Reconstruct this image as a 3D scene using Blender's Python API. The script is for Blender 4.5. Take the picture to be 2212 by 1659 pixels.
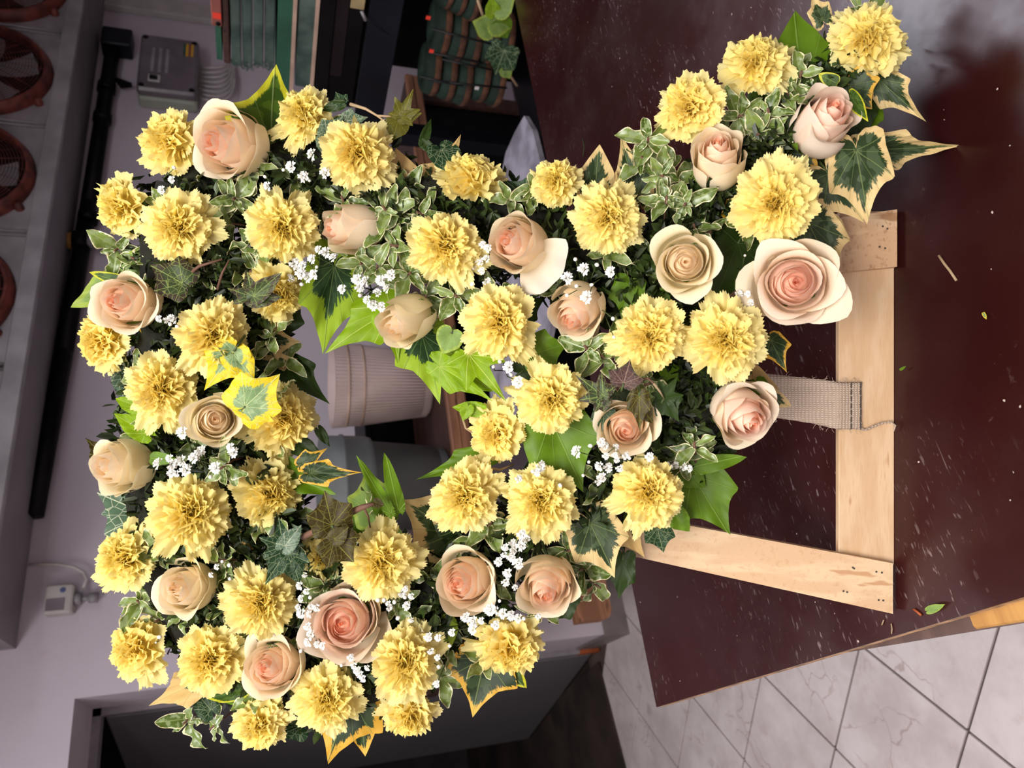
import bpy, math, random
from mathutils import Vector, Matrix, noise as mnoise
S = bpy.context.scene
COL = S.collection
for o in list(bpy.data.objects): bpy.data.objects.remove(o)
R = math.radians

# ------------------------------------------------------------ camera (the photograph was taken with the phone held sideways)
FPX = 1600.0; PITCH = R(19.0); AX = R(62.0); CAMZ = 1.52
EYE = Vector((0, 0, CAMZ))
def fr(fwd, right, z=0.0):                     # forward/right of the photographer -> room axes
    return Vector((fwd*math.cos(AX)+right*math.sin(AX), fwd*math.sin(AX)-right*math.cos(AX), z))
FW = fr(math.cos(PITCH), 0, -math.sin(PITCH))
DN = fr(-math.sin(PITCH), 0, -math.cos(PITCH))
RT = fr(0, 1, 0)
cam = bpy.data.cameras.new('camera'); camo = bpy.data.objects.new('camera', cam); COL.objects.link(camo)
m = Matrix((DN, RT, -FW)).transposed().to_4x4(); m.translation = EYE
camo.matrix_world = m
cam.sensor_fit = 'HORIZONTAL'; cam.sensor_width = 36; cam.lens = 36*FPX/2212
cam.clip_start = .02; cam.clip_end = 50
cam.dof.use_dof = True; cam.dof.focus_distance = .72; cam.dof.aperture_fstop = 9
S.camera = camo
S.view_settings.view_transform = 'Standard'; S.view_settings.look = 'None'
S.view_settings.gamma = 1; S.view_settings.use_curve_mapping = False
S.view_settings.exposure = 0.0
w = bpy.data.worlds.new('world'); S.world = w; w.use_nodes = True
w.node_tree.nodes['Background'].inputs[0].default_value = (.7, .75, .85, 1)
w.node_tree.nodes['Background'].inputs[1].default_value = .3
def area(name, loc, sx, sy, power, col=(1, 1, 1), rot=(0, 0, 0)):
    l = bpy.data.lights.new(name, 'AREA'); l.shape = 'RECTANGLE'; l.size = sx; l.size_y = sy; l.energy = power; l.color = col
    o = bpy.data.objects.new(name, l); COL.objects.link(o); o.location = loc; o.rotation_euler = rot
    return o
area('lamp_over_table', fr(-.02, -.10, 2.30), .9, .5, 15, (1, .97, .92), (0, 0, R(28)))
_d = FW + DN*((2130-1106)/FPX) + RT*((829.5-10)/FPX); _p = EYE+_d*((.95-CAMZ)/_d.z)
area('lamp_far', _p+Vector((_d.x, _d.y, -_d.z))*((2.62-.95)/-_d.z), 1.3, .45, 20, (.88, .88, 1), (0, 0, R(28)))
area('fill_behind', fr(-1.0, -.5, 2.72), 1.6, .6, 56, (1, .98, .95))  # added front fill behind the camera to brighten the flowers, no known fixture
area('fill_left', fr(1.35, -1.15, 2.72), 1.2, .3, 21, (.97, .95, 1), (0, 0, R(62)))  # added ambient fill that lifts the back wall, no known fixture

def ray(px, py):
    return FW + DN*((px-1106)/FPX) + RT*((829.5-py)/FPX)
def hit(px, py, X=None, Y=None, Z=None):
    d = ray(px, py)
    if X is not None: t = (X-EYE.x)/d.x
    elif Y is not None: t = (Y-EYE.y)/d.y
    else: t = (Z-EYE.z)/d.z
    return EYE + d*t

# ------------------------------------------------------------ helpers
class MB:
    def __init__(s): s.v = []; s.f = []; s.c = []; s.t = []
    def add(s, vs, fs, cs=None, ts=None):
        n = len(s.v); s.v += [tuple(v) for v in vs]; s.f += [tuple(i+n for i in f) for f in fs]
        s.c += cs if cs else [(1, 1, 1, 1)]*len(vs)
        s.t += ts if ts else [(0, 0, 0)]*len(vs)
    def box(s, a, b, M=None, ch=0.0):
        x0, y0, z0 = a; x1, y1, z1 = b
        if ch <= 0:
            vs = [(x, y, z) for z in (z0, z1) for y in (y0, y1) for x in (x0, x1)]
            fs = [(0, 2, 3, 1), (4, 5, 7, 6), (0, 1, 5, 4), (2, 6, 7, 3), (0, 4, 6, 2), (1, 3, 7, 5)]
        else:                                    # chamfered vertical and top edges
            def ring(z, e):
                return [(x0+ch+e, y0+e, z), (x1-ch-e, y0+e, z), (x1-e, y0+ch+e, z), (x1-e, y1-ch-e, z), (x1-ch-e, y1-e, z), (x0+ch+e, y1-e, z), (x0+e, y1-ch-e, z), (x0+e, y0+ch+e, z)]
            vs = ring(z0, ch*.7)+ring(z0+ch, 0)+ring(z1-ch, 0)+ring(z1, ch*.7)
            fs = [tuple(range(7, -1, -1)), tuple(range(24, 32))]
            for k in range(3):
                for i in range(8):
                    j = (i+1) % 8; fs.append((k*8+i, k*8+j, k*8+8+j, k*8+8+i))
        if M: vs = [M@Vector(v) for v in vs]
        s.add(vs, fs)
    def prism(s, poly, z0, z1, M=None):
        n = len(poly)
        vs = [(x, y, z0) for x, y in poly]+[(x, y, z1) for x, y in poly]
        if M: vs = [M@Vector(v) for v in vs]
        s.add(vs, [tuple(range(n-1, -1, -1)), tuple(range(n, 2*n))]+[(i, (i+1) % n, n+(i+1) % n, n+i) for i in range(n)])
    def tube(s, pts, r, seg=8, cap=True):
        pts = [Vector(p) for p in pts]; n = len(pts)
        rr = r if isinstance(r, (list, tuple)) else [r]*n
        up = None; vs = []
        for i, p in enumerate(pts):
            d = (pts[min(i+1, n-1)]-pts[max(i-1, 0)])
            if d.length < 1e-9: d = Vector((0, 0, 1))
            d.normalize()
            if up is None:
                up = d.cross(Vector((0, 0, 1)) if abs(d.z) < .9 else Vector((1, 0, 0))).normalized()
            up = (up-d*up.dot(d)).normalized(); q = d.cross(up)
            for k in range(seg):
                a = 2*math.pi*k/seg; vs.append(p+(up*math.cos(a)+q*math.sin(a))*rr[i])
        fs = [(i*seg+k, i*seg+(k+1) % seg, (i+1)*seg+(k+1) % seg, (i+1)*seg+k) for i in range(n-1) for k in range(seg)]
        if cap: fs += [tuple(range(seg-1, -1, -1)), tuple(range((n-1)*seg, n*seg))]
        s.add(vs, fs)
    def lathe(s, prof, seg=32, M=None, ridge=0, rn=0, rz=None):
        vs = []
        for (r, z) in prof:
            for k in range(seg):
                a = 2*math.pi*k/seg
                q = r
                if ridge and (rz is None or rz[0] <= z <= rz[1]): q = r+ridge*math.cos(a*rn)
                v = Vector((q*math.cos(a), q*math.sin(a), z)); vs.append(M@v if M else v)
        n = len(prof)
        fs = [(i*seg+k, i*seg+(k+1) % seg, (i+1)*seg+(k+1) % seg, (i+1)*seg+k) for i in range(n-1) for k in range(seg)]
        s.add(vs, fs)
    def grid(s, nu, nv, fn):
        vs = []; cs = []; ts = []
        for j in range(nv):
            for i in range(nu):
                p, c, t = fn(i/(nu-1), j/(nv-1)); vs.append(p); cs.append(c); ts.append(t)
        s.add(vs, [(j*nu+i, j*nu+i+1, (j+1)*nu+i+1, (j+1)*nu+i) for j in range(nv-1) for i in range(nu-1)], cs, ts)
    def mesh(s, name, mat, smooth=True):
        me = bpy.data.meshes.new(name); me.from_pydata(s.v, [], s.f)
        if smooth: me.polygons.foreach_set('use_smooth', [True]*len(me.polygons))
        a = me.attributes.new('tint', 'FLOAT_COLOR', 'POINT'); a.data.foreach_set('color', [x for c in s.c for x in c])
        b = me.attributes.new('loc', 'FLOAT_VECTOR', 'POINT'); b.data.foreach_set('vector', [x for c in s.t for x in c])
        for q in (mat if isinstance(mat, (list, tuple)) else [mat]): me.materials.append(q)
        me.update(); return me
    def obj(s, name, mat, parent=None, smooth=False):
        return link(s.mesh(name, mat, smooth), name, parent)
def link(me, name, parent=None):
    o = bpy.data.objects.new(name, me); COL.objects.link(o)
    if parent: o.parent = parent
    return o
def tag(o, label=None, cat=None, group=None, kind=None):
    if label: o['label'] = label
    if cat: o['category'] = cat
    if group: o['group'] = group
    if kind: o['kind'] = kind
    return o
def empty(name, loc=(0, 0, 0)):
    o = bpy.data.objects.new(name, None); COL.objects.link(o); o.location = loc; return o

# ------------------------------------------------------------ materials
def lin(h):
    v = [int(h[i:i+2], 16)/255 for i in (0, 2, 4)]
    return tuple((c/12.92 if c <= .04045 else ((c+.055)/1.055)**2.4) for c in v)+(1,)
class NT:
    def __init__(s, name):
        s.m = bpy.data.materials.new(name); s.m.use_nodes = True; s.t = s.m.node_tree; s.p = s.t.nodes['Principled BSDF']; s.out = s.t.nodes['Material Output']
    def n(s, ty, ins=None, **kw):
        q = s.t.nodes.new(ty)
        for k, v in kw.items(): setattr(q, k, v)
        for k, v in (ins or {}).items():
            if isinstance(v, bpy.types.NodeSocket): s.t.links.new(v, q.inputs[k])
            else: q.inputs[k].default_value = v
        return q
    def math(s, op, a, b=0.0, clamp=False):
        q = s.n('ShaderNodeMath', {0: a, 1: b}, operation=op); q.use_clamp = clamp; return q.outputs[0]
    def vec(s, a, scale):
        return s.n('ShaderNodeVectorMath', {0: a, 1: scale}, operation='MULTIPLY').outputs[0]
    def noise(s, v, scale, detail=3, rough=.5):
        return s.n('ShaderNodeTexNoise', {'Vector': v, 'Scale': scale, 'Detail': detail, 'Roughness': rough}).outputs['Fac']
    def step(s, x, a, b, lo=0.0, hi=1.0):
        q = s.n('ShaderNodeMapRange', {0: x, 1: a, 2: b, 3: lo, 4: hi}, interpolation_type='SMOOTHSTEP'); return q.outputs[0]
    def mix(s, f, a, b):
        q = s.n('ShaderNodeMix', data_type='RGBA'); 
        for i, v in ((0, f), (6, a), (7, b)):
            if isinstance(v, bpy.types.NodeSocket): s.t.links.new(v, q.inputs[i])
            else: q.inputs[i].default_value = v
        return q.outputs[2]
    def set(s, k, v):
        if isinstance(v, bpy.types.NodeSocket): s.t.links.new(v, s.p.inputs[k])
        else: s.p.inputs[k].default_value = v
    def bump(s, h, st=.3, d=.001):
        s.set('Normal', s.n('ShaderNodeBump', {'Height': h, 'Strength': st, 'Distance': d}).outputs[0])
    def attr(s, n): return s.n('ShaderNodeAttribute', attribute_name=n)
    def obj(s): return s.n('ShaderNodeTexCoord').outputs['Object']
    def rnd(s): return s.n('ShaderNodeObjectInfo').outputs['Random']
    def translucent(s, col, f):
        tr = s.n('ShaderNodeBsdfTranslucent', {'Color': col}); mx = s.n('ShaderNodeMixShader', {0: f, 1: s.p.outputs[0], 2: tr.outputs[0]})
        s.t.links.new(mx.outputs[0], s.out.inputs[0])
def plain(name, h, rough=.6, metal=0, var=.12, scale=12, bump=0, spec=.5):
    k = NT(name); c = lin(h); v = k.noise(k.obj(), scale, 4)
    d = tuple(x*(1-var*2) for x in c[:3])+(1,); e = tuple(min(1, x*(1+var)) for x in c[:3])+(1,)
    k.set('Base Color', k.mix(k.step(v, .3, .7), d, e)); k.set('Roughness', rough); k.set('Metallic', metal); k.set('Specular IOR Level', spec)
    if bump: k.bump(k.noise(k.obj(), scale*8, 3), bump, .002)
    return k.m

# carnation petals: paler ragged rim, deeper towards the claw
def mat_carnation():
    k = NT('carnation_petal'); a = k.attr('loc'); sep = k.n('ShaderNodeSeparateXYZ', {0: a.outputs['Vector']})
    s = sep.outputs[1]; inner = sep.outputs[2]
    c1 = k.mix(k.step(s, .45, 1.0), lin('FFE763'), lin('FFF08E'))
    c2 = k.mix(k.step(s, .45, 1.0), lin('FFEA7C'), lin('FFF4B0'))
    c = k.mix(inner, c2, c1)
    st = k.noise(k.n('ShaderNodeCombineXYZ', {0: k.math('MULTIPLY', sep.outputs[0], 9.0), 1: k.math('MULTIPLY', s, .8), 2: k.math('MULTIPLY', k.rnd(), 9.0)}).outputs[0], 2.2, 2)
    c = k.mix(k.math('MULTIPLY', k.step(st, .45, .7), .28), c, lin('FFF0B0'))
    c = k.mix(k.math('MULTIPLY', k.rnd(), .22), c, lin('FFE27A'))
    k.set('Base Color', c); k.set('Roughness', .62); k.set('Specular IOR Level', .25)
    k.bump(st, .25, .0015); k.translucent(c, .42)
    return k.m
def mat_tint(name, tr=.3, rough=.5, spec=.3):
    k = NT(name); a = k.attr('tint'); l = k.attr('loc')
    c = a.outputs['Color']; n_ = k.noise(l.outputs['Vector'], 5, 3)
    c = k.mix(k.math('MULTIPLY', k.step(n_, .5, .75), .12), c, lin('F3DDA6'))
    k.set('Base Color', c); k.set('Roughness', rough); k.set('Specular IOR Level', spec)
    k.bump(n_, .2, .001); k.translucent(c, tr); return k.m
def mat_leaf(name, centre, margin, edge=.75, jag=.25, patch=None, vein='9DB06A', vstr=.5, net=0.0, rough=.42, tr=.18, var=.1):
    k = NT(name); a = k.attr('loc'); sep = k.n('ShaderNodeSeparateXYZ', {0: a.outputs['Vector']}); x, y, t = sep.outputs
    o = k.n('ShaderNodeCombineXYZ', {0: x, 1: y, 2: k.math('MULTIPLY', k.rnd(), 50.0)}).outputs[0]
    th = k.n('ShaderNodeMath', {0: x, 1: y}, operation='ARCTAN2').outputs[0]
    rn = k.noise(k.n('ShaderNodeCombineXYZ', {0: k.math('MULTIPLY', th, 3.2), 1: k.math('MULTIPLY', t, 1.0), 2: k.math('MULTIPLY', k.rnd(), 50.0)}).outputs[0], 3.0, 4, .7)
    big = k.noise(o, 2.1, 1)
    e = k.math('ADD', t, k.math('MULTIPLY', k.math('SUBTRACT', rn, .5), jag*2.2))
    e = k.math('ADD', e, k.math('MULTIPLY', k.math('SUBTRACT', big, .5), jag*1.6))
    cen = lin(centre); c = cen
    if patch:
        c = k.mix(k.step(k.noise(o, 4.5, 2), .5, .54), cen, lin(patch))
    c = k.mix(k.step(k.noise(o, 3, 3), .35, .75, 0, var*3), c, tuple(min(1, q*1.9) for q in cen[:3])+(1,))
    v = None
    for ang, wd in ((0, .016), (50, .012), (-50, .012), (100, .009), (-100, .009), (25, .006), (-25, .006), (75, .005), (-75, .005)):
        dx, dy = math.sin(R(ang)), math.cos(R(ang))
        dist = k.math('ABSOLUTE', k.math('SUBTRACT', k.math('MULTIPLY', x, dy), k.math('MULTIPLY', y, dx)))
        dot = k.math('ADD', k.math('MULTIPLY', x, dx), k.math('MULTIPLY', y, dy))
        q = k.math('MULTIPLY', k.step(dist, wd*.35, wd, 1, 0), k.step(dot, 0, .03))
        v = q if v is None else k.math('MAXIMUM', v, q)
    if net > 0:
        vo = k.n('ShaderNodeTexVoronoi', {'Vector': o, 'Scale': 5.5}, feature='DISTANCE_TO_EDGE').outputs['Distance']
        v = k.math('MAXIMUM', v, k.math('MULTIPLY', k.step(vo, .012, .05, 1, 0), net))
    if margin: c = k.mix(k.step(e, edge-.03, edge+.03), c, lin(margin))
    c = k.mix(k.math('MULTIPLY', v, vstr), c, lin(vein))
    k.set('Base Color', c); k.set('Roughness', rough+.06); k.set('Specular IOR Level', .3)
    k.bump(k.math('SUBTRACT', 0.0, v), .5, .0012); k.translucent(c, tr)
    return k.m
LM = {
 'VY': mat_leaf('ivy_yellow_margin', '2E4A10', 'C3C22E', .86, .10, '47621A', vstr=.35),
 'VG': mat_leaf('ivy_gold_margin', '6E8A5A', 'E6CC28', .62, .28, '86A074', vein='CBD79A', vstr=.7, net=.5),
 'VC': mat_leaf('ivy_cream_margin', '26381A', 'DCC086', .76, .30, '46573A', vstr=.35),
 'CR': mat_leaf('ivy_cream', '3A4A30', 'D6B474', .34, .30, '55644A', vstr=.2),
 'VO': mat_leaf('ivy_ochre_margin', '22331A', 'D8A83C', .84, .26, '3A4C2C', vstr=.35),
 'VL': mat_leaf('ivy_lime_margin', '263E22', '93B02A', .58, .30, '35502C', vein='7F9A58', vstr=.5),
 'GV': mat_leaf('ivy_green', '587810', None, vein='8FAE52', vstr=.45, var=.15, tr=.22),
 'LM': mat_leaf('ivy_lime', '7FA012', None, vein='CBDC70', vstr=.65, var=.12, tr=.3),
 'PG': mat_leaf('ivy_pale_green', '7E9A50', '9CB24A', .85, .1, None, vein='A8BE78', vstr=.4, tr=.25),
 'DK': mat_leaf('ivy_dark_veined', '1F3A20', None, vein='A3B287', vstr=.7, net=.55),
 'GG': mat_leaf('ivy_grey_veined', '4E6650', None, vein='C6CDAE', vstr=.85, net=.8, rough=.3),
 'DG': mat_leaf('ivy_dark_plain', '283C0E', None, vein='4C6A2C', vstr=.4),
 'BR': mat_leaf('ivy_bronze', '3A300A', None, vein='949040', vstr=.75, net=.5),
 'OL': mat_leaf('ivy_olive', '504E0A', None, vein='A8A040', vstr=.5, net=.3),
 'PU': mat_leaf('ivy_purple', '4C3634', '3D3A28', .9, .2, None, vein='B79A86', vstr=.8, net=.45),
 'BG': mat_leaf('ivy_bronze_green', '3C4A2C', '3E3428', .7, .3, None, vein='9EB060', vstr=.85, net=.6),
}
M_CARN = mat_carnation(); M_ROSE = mat_tint('rose_petal', .34, .55, .2)
M_GYP = plain('gypsophila_white', 'FBFAF4', .7, var=.02); M_CALYX = plain('calyx_green', '5E8030', .5); M_SEPAL = plain('sepal_green', '6F8F2C', .5)
M_STEM = plain('stem_green', '44532A', .6); M_TWIG = plain('twig_brown', '6B4A3A', .7); M_VINE = plain('vine_tan', 'A98F6E', .7)
def mat_pitt():
    k = NT('pittosporum_leaf'); a = k.attr('loc'); sep = k.n('ShaderNodeSeparateXYZ', {0: a.outputs['Vector']}); x, y, t = sep.outputs
    r = k.math('MULTIPLY', k.rnd(), 50.0)
    o = k.n('ShaderNodeCombineXYZ', {0: x, 1: y, 2: r}).outputs[0]
    e = k.math('ADD', t, k.math('MULTIPLY', k.math('SUBTRACT', k.noise(o, 9, 3, .7), .5), .5))
    cen = k.mix(k.rnd(), lin('485E1E'), lin('82964A'))
    c = k.mix(k.step(k.noise(o, 5, 2), .48, .56), cen, lin('8A9A6A'))
    c = k.mix(k.step(k.math('ABSOLUTE', x), .006, .02, .6, 0), c, lin('9DB068'))
    c = k.mix(k.step(e, .84, .9), c, lin('EFE8BC'))
    k.set('Base Color', c); k.set('Roughness', .3); k.set('Specular IOR Level', .5); k.translucent(c, .15); return k.m
M_PITT = mat_pitt()
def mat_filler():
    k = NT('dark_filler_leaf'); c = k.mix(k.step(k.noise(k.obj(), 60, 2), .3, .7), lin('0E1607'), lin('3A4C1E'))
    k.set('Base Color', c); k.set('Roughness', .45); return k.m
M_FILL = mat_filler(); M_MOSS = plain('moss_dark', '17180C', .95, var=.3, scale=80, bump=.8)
def mat_wood(name, a, b, c3, sc=(1, 14, 14), rough=.55, contrast=.35):
    k = NT(name); v = k.vec(k.obj(), sc)
    n1 = k.noise(v, 3.2, 3, .55); wv = k.noise(k.vec(k.obj(), (sc[0]*3, sc[1]*14, sc[2]*14)), 4.0, 3, .6)
    c = k.mix(k.step(n1, .42, .60), lin(a), lin(b)); c = k.mix(k.step(n1, .62, .68, 0, .8), c, lin(c3))
    c = k.mix(k.math('MULTIPLY', k.step(wv, .52, .74), contrast), c, lin(c3))
    k.set('Base Color', c); k.set('Roughness', rough); k.bump(wv, .15, .0006); return k.m
M_PINE = mat_wood('pine_plywood', 'CBA780', 'D4B490', 'AE7C50', (4, 20, 20)); M_PINEL = mat_wood('pine_plywood_upright', 'CEAA84', 'D8BA94', 'B6845A', (20, 4, 20))
M_PINED = mat_wood('pine_stained', 'C9A27C', 'D9B892', '9A6C42', (16, 4, 16), contrast=.6)
M_BROWNWOOD = mat_wood('brown_wood', '7C5238', '966749', '4A2E1C', (1.2, 10, 10)); M_DKWOOD = mat_wood('dark_wood', '3B241C', '4A2E24', '27160F', (1.2, 10, 10))
M_RAIL = mat_wood('rail_wood', '5C443C', '6B5148', '3C2A24', (1.2, 10, 10)); M_OAK = mat_wood('oak_block', 'A8783A', 'B98947', '85592A', (2, 12, 12))
def mat_table():
    k = NT('film_faced_brown'); o = k.obj()
    n0 = k.noise(o, 2.3, 4); c = k.mix(k.step(n0, .3, .7), lin('280D0D'), lin('361413'))
    sc = None
    for rot, s, th in ((20, (34, 190, 1), .69), (75, (50, 200, 1), .68), (125, (26, 220, 1), .70), (160, (60, 180, 1), .68), (100, (8, 240, 1), .73)):
        mp = k.n('ShaderNodeMapping', {'Vector': o, 'Rotation': (0, 0, R(rot)), 'Scale': s}).outputs[0]
        q = k.step(k.noise(mp, 1.0, 2, .6), th-.03, th+.05); sc = q if sc is None else k.math('MAXIMUM', sc, q)
    cl = k.step(k.noise(o, 4.5, 3), .42, .66); sc = k.math('MULTIPLY', sc, cl)
    dirt = k.math('MULTIPLY', k.step(k.noise(o, 60, 4, .7), .6, .8), k.step(k.noise(o, 7, 3), .45, .7))
    c = k.mix(k.math('MULTIPLY', sc, .4), c, lin('A08C88')); c = k.mix(k.math('MULTIPLY', dirt, .34), c, lin('A98F88'))
    spk = k.step(k.noise(o, 150, 1), .80, .83); c = k.mix(k.math('MULTIPLY', spk, .7), c, lin('D9C9BE'))
    k.set('Base Color', c); wet = k.noise(o, 9, 4, .6)
    k.set('Roughness', k.math('ADD', k.step(wet, .35, .7, .20, .36), k.math('MULTIPLY', sc, .3))); k.set('Specular IOR Level', .36)
    k.bump(k.math('ADD', k.noise(o, 40, 4), k.math('MULTIPLY', sc, -.6)), .12, .0012); return k.m
M_TABLE = mat_table(); M_PLY = plain('plywood_edge', 'C79C70', .8, var=.3, scale=60, bump=.6)
def mat_tile():
    k = NT('floor_tile'); o = k.n('ShaderNodeNewGeometry').outputs['Position']
    c = k.mix(k.step(k.noise(o, 5, 5, .65), .3, .7), lin('C4B8B5'), lin('DDD3D0'))
    w1 = k.n('ShaderNodeVectorMath', {0: o, 1: k.vec(k.n('ShaderNodeTexNoise', {'Vector': o, 'Scale': 6., 'Detail': 4.}).outputs['Color'], (.25, .25, .25))}, operation='ADD').outputs[0]
    vo = k.n('ShaderNodeTexVoronoi', {'Vector': w1, 'Scale': 7.0}, feature='DISTANCE_TO_EDGE').outputs['Distance']
    ve = k.math('MULTIPLY', k.step(vo, .004, .03, 1, 0), k.step(k.noise(o, 4, 3), .48, .62))
    c = k.mix(k.math('MULTIPLY', ve, .55), c, lin('9A8276'))
    c = k.mix(k.math('MULTIPLY', k.step(k.noise(o, 14, 4), .6, .75), .3), c, lin('A89084'))
    c = k.mix(k.math('MULTIPLY', k.step(k.noise(o, 2.6, 5, .7), .62, .72), .45), c, lin('6E6058'))
    k.set('Base Color', c); k.set('Roughness', .5); return k.m
M_TILE = mat_tile(); M_GROUT = plain('grout', '5C4C44', .9)
def mat_wall():
    k = NT('wall_paint'); o = k.obj()
    c = k.mix(k.step(k.noise(o, 1.2, 4), .3, .7), lin('C4BAC1'), lin('D0C6CC'))
    c = k.mix(k.math('MULTIPLY', k.step(k.noise(o, 6, 3), .66, .72), .22), c, lin('AFA09A'))
    k.set('Base Color', c); k.set('Roughness', .75); k.bump(k.noise(o, 90, 3), .08, .002); return k.m
M_WALL = mat_wall(); M_WHITE = plain('ceiling_paint', 'D8D4D2', .9); M_SKIRT = plain('skirting_tile', '7C7270', .5, var=.15, scale=6)
M_ALU = plain('brushed_aluminium', 'A8A4A4', .5, .35, var=.12, scale=7); M_GALV = plain('galvanised_grey', '8A8586', .6, .2, var=.08, scale=4)
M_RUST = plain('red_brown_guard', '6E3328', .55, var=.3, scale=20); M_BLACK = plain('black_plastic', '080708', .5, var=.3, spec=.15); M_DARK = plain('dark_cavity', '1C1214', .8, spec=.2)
M_NAVY = plain('navy_steel', '10121A', .45, var=.2, scale=5, spec=.25); M_GREYBOX = plain('grey_box_base', '9FA392', .5, var=.05); M_LID = plain('smoky_lid', '6C6266', .2, var=.1)
M_CREAM = plain('beige_pot', 'C4AFA8', .6, var=.04); M_BUCKET = plain('slate_bucket', '626664', .5, var=.05); M_DUCT = plain('cable_duct', 'B4AEA8', .6, var=.06)
M_GREENFOAM = plain('green_foam', '20362B', .8, var=.25, scale=20, bump=.3); M_GREENBOX = plain('green_board', '2A5843', .4, var=.15, scale=6)
M_BROWNBASE = plain('brown_fibre', '64402C', .9, var=.3, scale=25, bump=.4); M_PEACH = plain('beige_edge', 'B99C88', .7); M_TERRA = plain('terracotta_card', '8E4F44', .7, var=.1)
M_TAG = plain('orange_red_tag', 'F0402A', .5, var=.03); M_MARBLE = plain('grey_marble', 'A9A4B0', .35, var=.22, scale=14); M_YEL = plain('yellow_label', 'D9A51E', .5, var=.05)
M_WIRE = plain('black_wire', '0A0A0C', .5); M_CABLE = plain('grey_cable', 'BDB6B0', .55, var=.08); M_ORANGE = plain('orange_wood_end', 'A24E20', .6)
M_MAT = plain('dark_brown_floor', '3A2C26', .8, var=.35, scale=3); M_DOOR = plain('grey_door', '6E6A6B', .5, var=.04, scale=1.5); M_KRAFT = plain('cream_card', 'A89468', .7)
M_JUTE_H = None
def mat_jute():
    k = NT('jute_webbing'); o = k.obj()
    wx = k.n('ShaderNodeTexWave', {'Vector': o, 'Scale': 150., 'Distortion': 1.5}, bands_direction='X').outputs['Fac']
    wy = k.n('ShaderNodeTexWave', {'Vector': o, 'Scale': 110., 'Distortion': 1.5}, bands_direction='Y').outputs['Fac']
    h = k.math('MULTIPLY', wx, wy); c = k.mix(h, lin('A48E7C'), lin('E4D2BE')); c = k.mix(k.step(k.noise(o, 120, 2), .4, .7, 0, .4), c, lin('BBA48F'))
    k.set('Base Color', c); k.set('Roughness', .95); k.bump(h, 1, .0008); return k.m
M_JUTE = mat_jute(); M_THREAD = plain('dark_thread', '4A4038', .8)
def mat_plastic_green():
    k = NT('wrapped_green'); o = k.obj()
    c = k.mix(k.step(k.noise(o, 12, 3), .35, .7), lin('33463F'), lin('56685F')); k.set('Base Color', c); k.set('Roughness', .18)
    k.set('Coat Weight', .8); k.set('Coat Roughness', .1); k.bump(k.noise(o, 30, 4), .7, .004); return k.m
M_WRAP = mat_plastic_green()

# ------------------------------------------------------------ room shell
WY = 3.036; CX = .401; XL, XR, YB, ZC = -1.6, 4.6, -1.9, 2.85; DT = 2.107
def S_(name, mb, mat, parent=None):
    o = mb.obj(name, mat, parent); o['kind'] = 'structure'; return o
fl = MB(); fl.box((XL, YB, -.12), (XR, WY+.5, -.008)); floor = S_('floor', fl, M_GROUT)
def tile_mesh():
    mb = MB(); h = .33/2-.0034; mb.box((-h, -h, -.008), (h, h, 0), ch=.0012); return mb.mesh('tile', M_TILE, False)
tm = tile_mesh(); a45 = R(46.2)
c0 = Vector((-.117, 1.938, 0)); u1 = Vector((math.cos(a45), math.sin(a45), 0))*.33; u2 = Vector((-u1.y, u1.x, 0))
# clipped against the walls by choosing whole tiles inside the room
for i in range(-16, 17):
    for j in range(-16, 17):
        p = c0+u1*(i+.5)+u2*(j+.5)
        if -1.5 < p.x < 3.4 and .1 < p.y < WY+(.42 if p.x < CX-.05 else .12):
            if p.x > 2.2 and p.y < 1.8: continue
            o = link(tm, 'tile', floor); o.location = p; o.rotation_euler = (0, 0, a45)
wb = MB(); wb.box((CX, WY, -.1), (XR, WY+.38, ZC)); wb.box((XL, WY, DT), (CX, WY+.38, ZC)); wb.box((XL, WY, -.1), (-.75, WY+.38, DT))
wall_back = S_('wall_back', wb, M_WALL)
k = MB(); k.box((XL-.1, YB, -.1), (XL, WY+.38, ZC)); S_('wall_left', k, M_WALL)
k = MB(); k.box((XR, YB, -.1), (XR+.1, WY+.38, ZC)); S_('wall_right', k, M_WALL)
k = MB(); k.box((XL-.1, YB-.1, -.1), (XR+.1, YB, ZC)); S_('wall_front', k, M_WALL)
k = MB(); k.box((XL-.1, YB-.1, ZC), (XR+.1, WY+.38, ZC+.1)); S_('ceiling', k, M_WHITE)
k = MB(); k.box((CX-.012, WY-.012, 0), (2.6, WY, .115)); S_('baseboard_back', k, M_SKIRT)
k = MB(); k.box((CX-.012, WY, 0), (CX, WY+.335, .115)); S_('baseboard_side', k, M_SKIRT)
k = MB(); k.box((CX-.03, WY+.335, 0), (CX, WY+.38, .10)); S_('trim_1', k, M_ORANGE)
# door frame and adjoining dark room
k = MB(); k.box((CX-.028, WY+.335, .10), (CX, WY+.40, DT)); k.box((-.75, WY+.335, DT-.03), (CX, WY+.40, DT)); S_('door_1', k, plain('door_frame_paint', '8C8588', .6))
k = MB(); k.box((-2.6, WY+.38, -.12), (2.2, 6.2, -.010)); S_('floor_2', k, M_MAT)
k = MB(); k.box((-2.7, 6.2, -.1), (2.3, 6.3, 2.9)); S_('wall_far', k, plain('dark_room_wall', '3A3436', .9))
k = MB(); k.box((2.2, WY+.38, -.1), (2.3, 6.2, 2.9)); k.box((-2.7, WY+.38, -.1), (-2.6, 6.2, 2.9)); k.box((-2.7, WY+.38, 2.85), (2.3, 6.2, 2.95)); S_('wall_far_sides', k, plain('dark_room_wall_2', '3A3436', .9))
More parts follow.
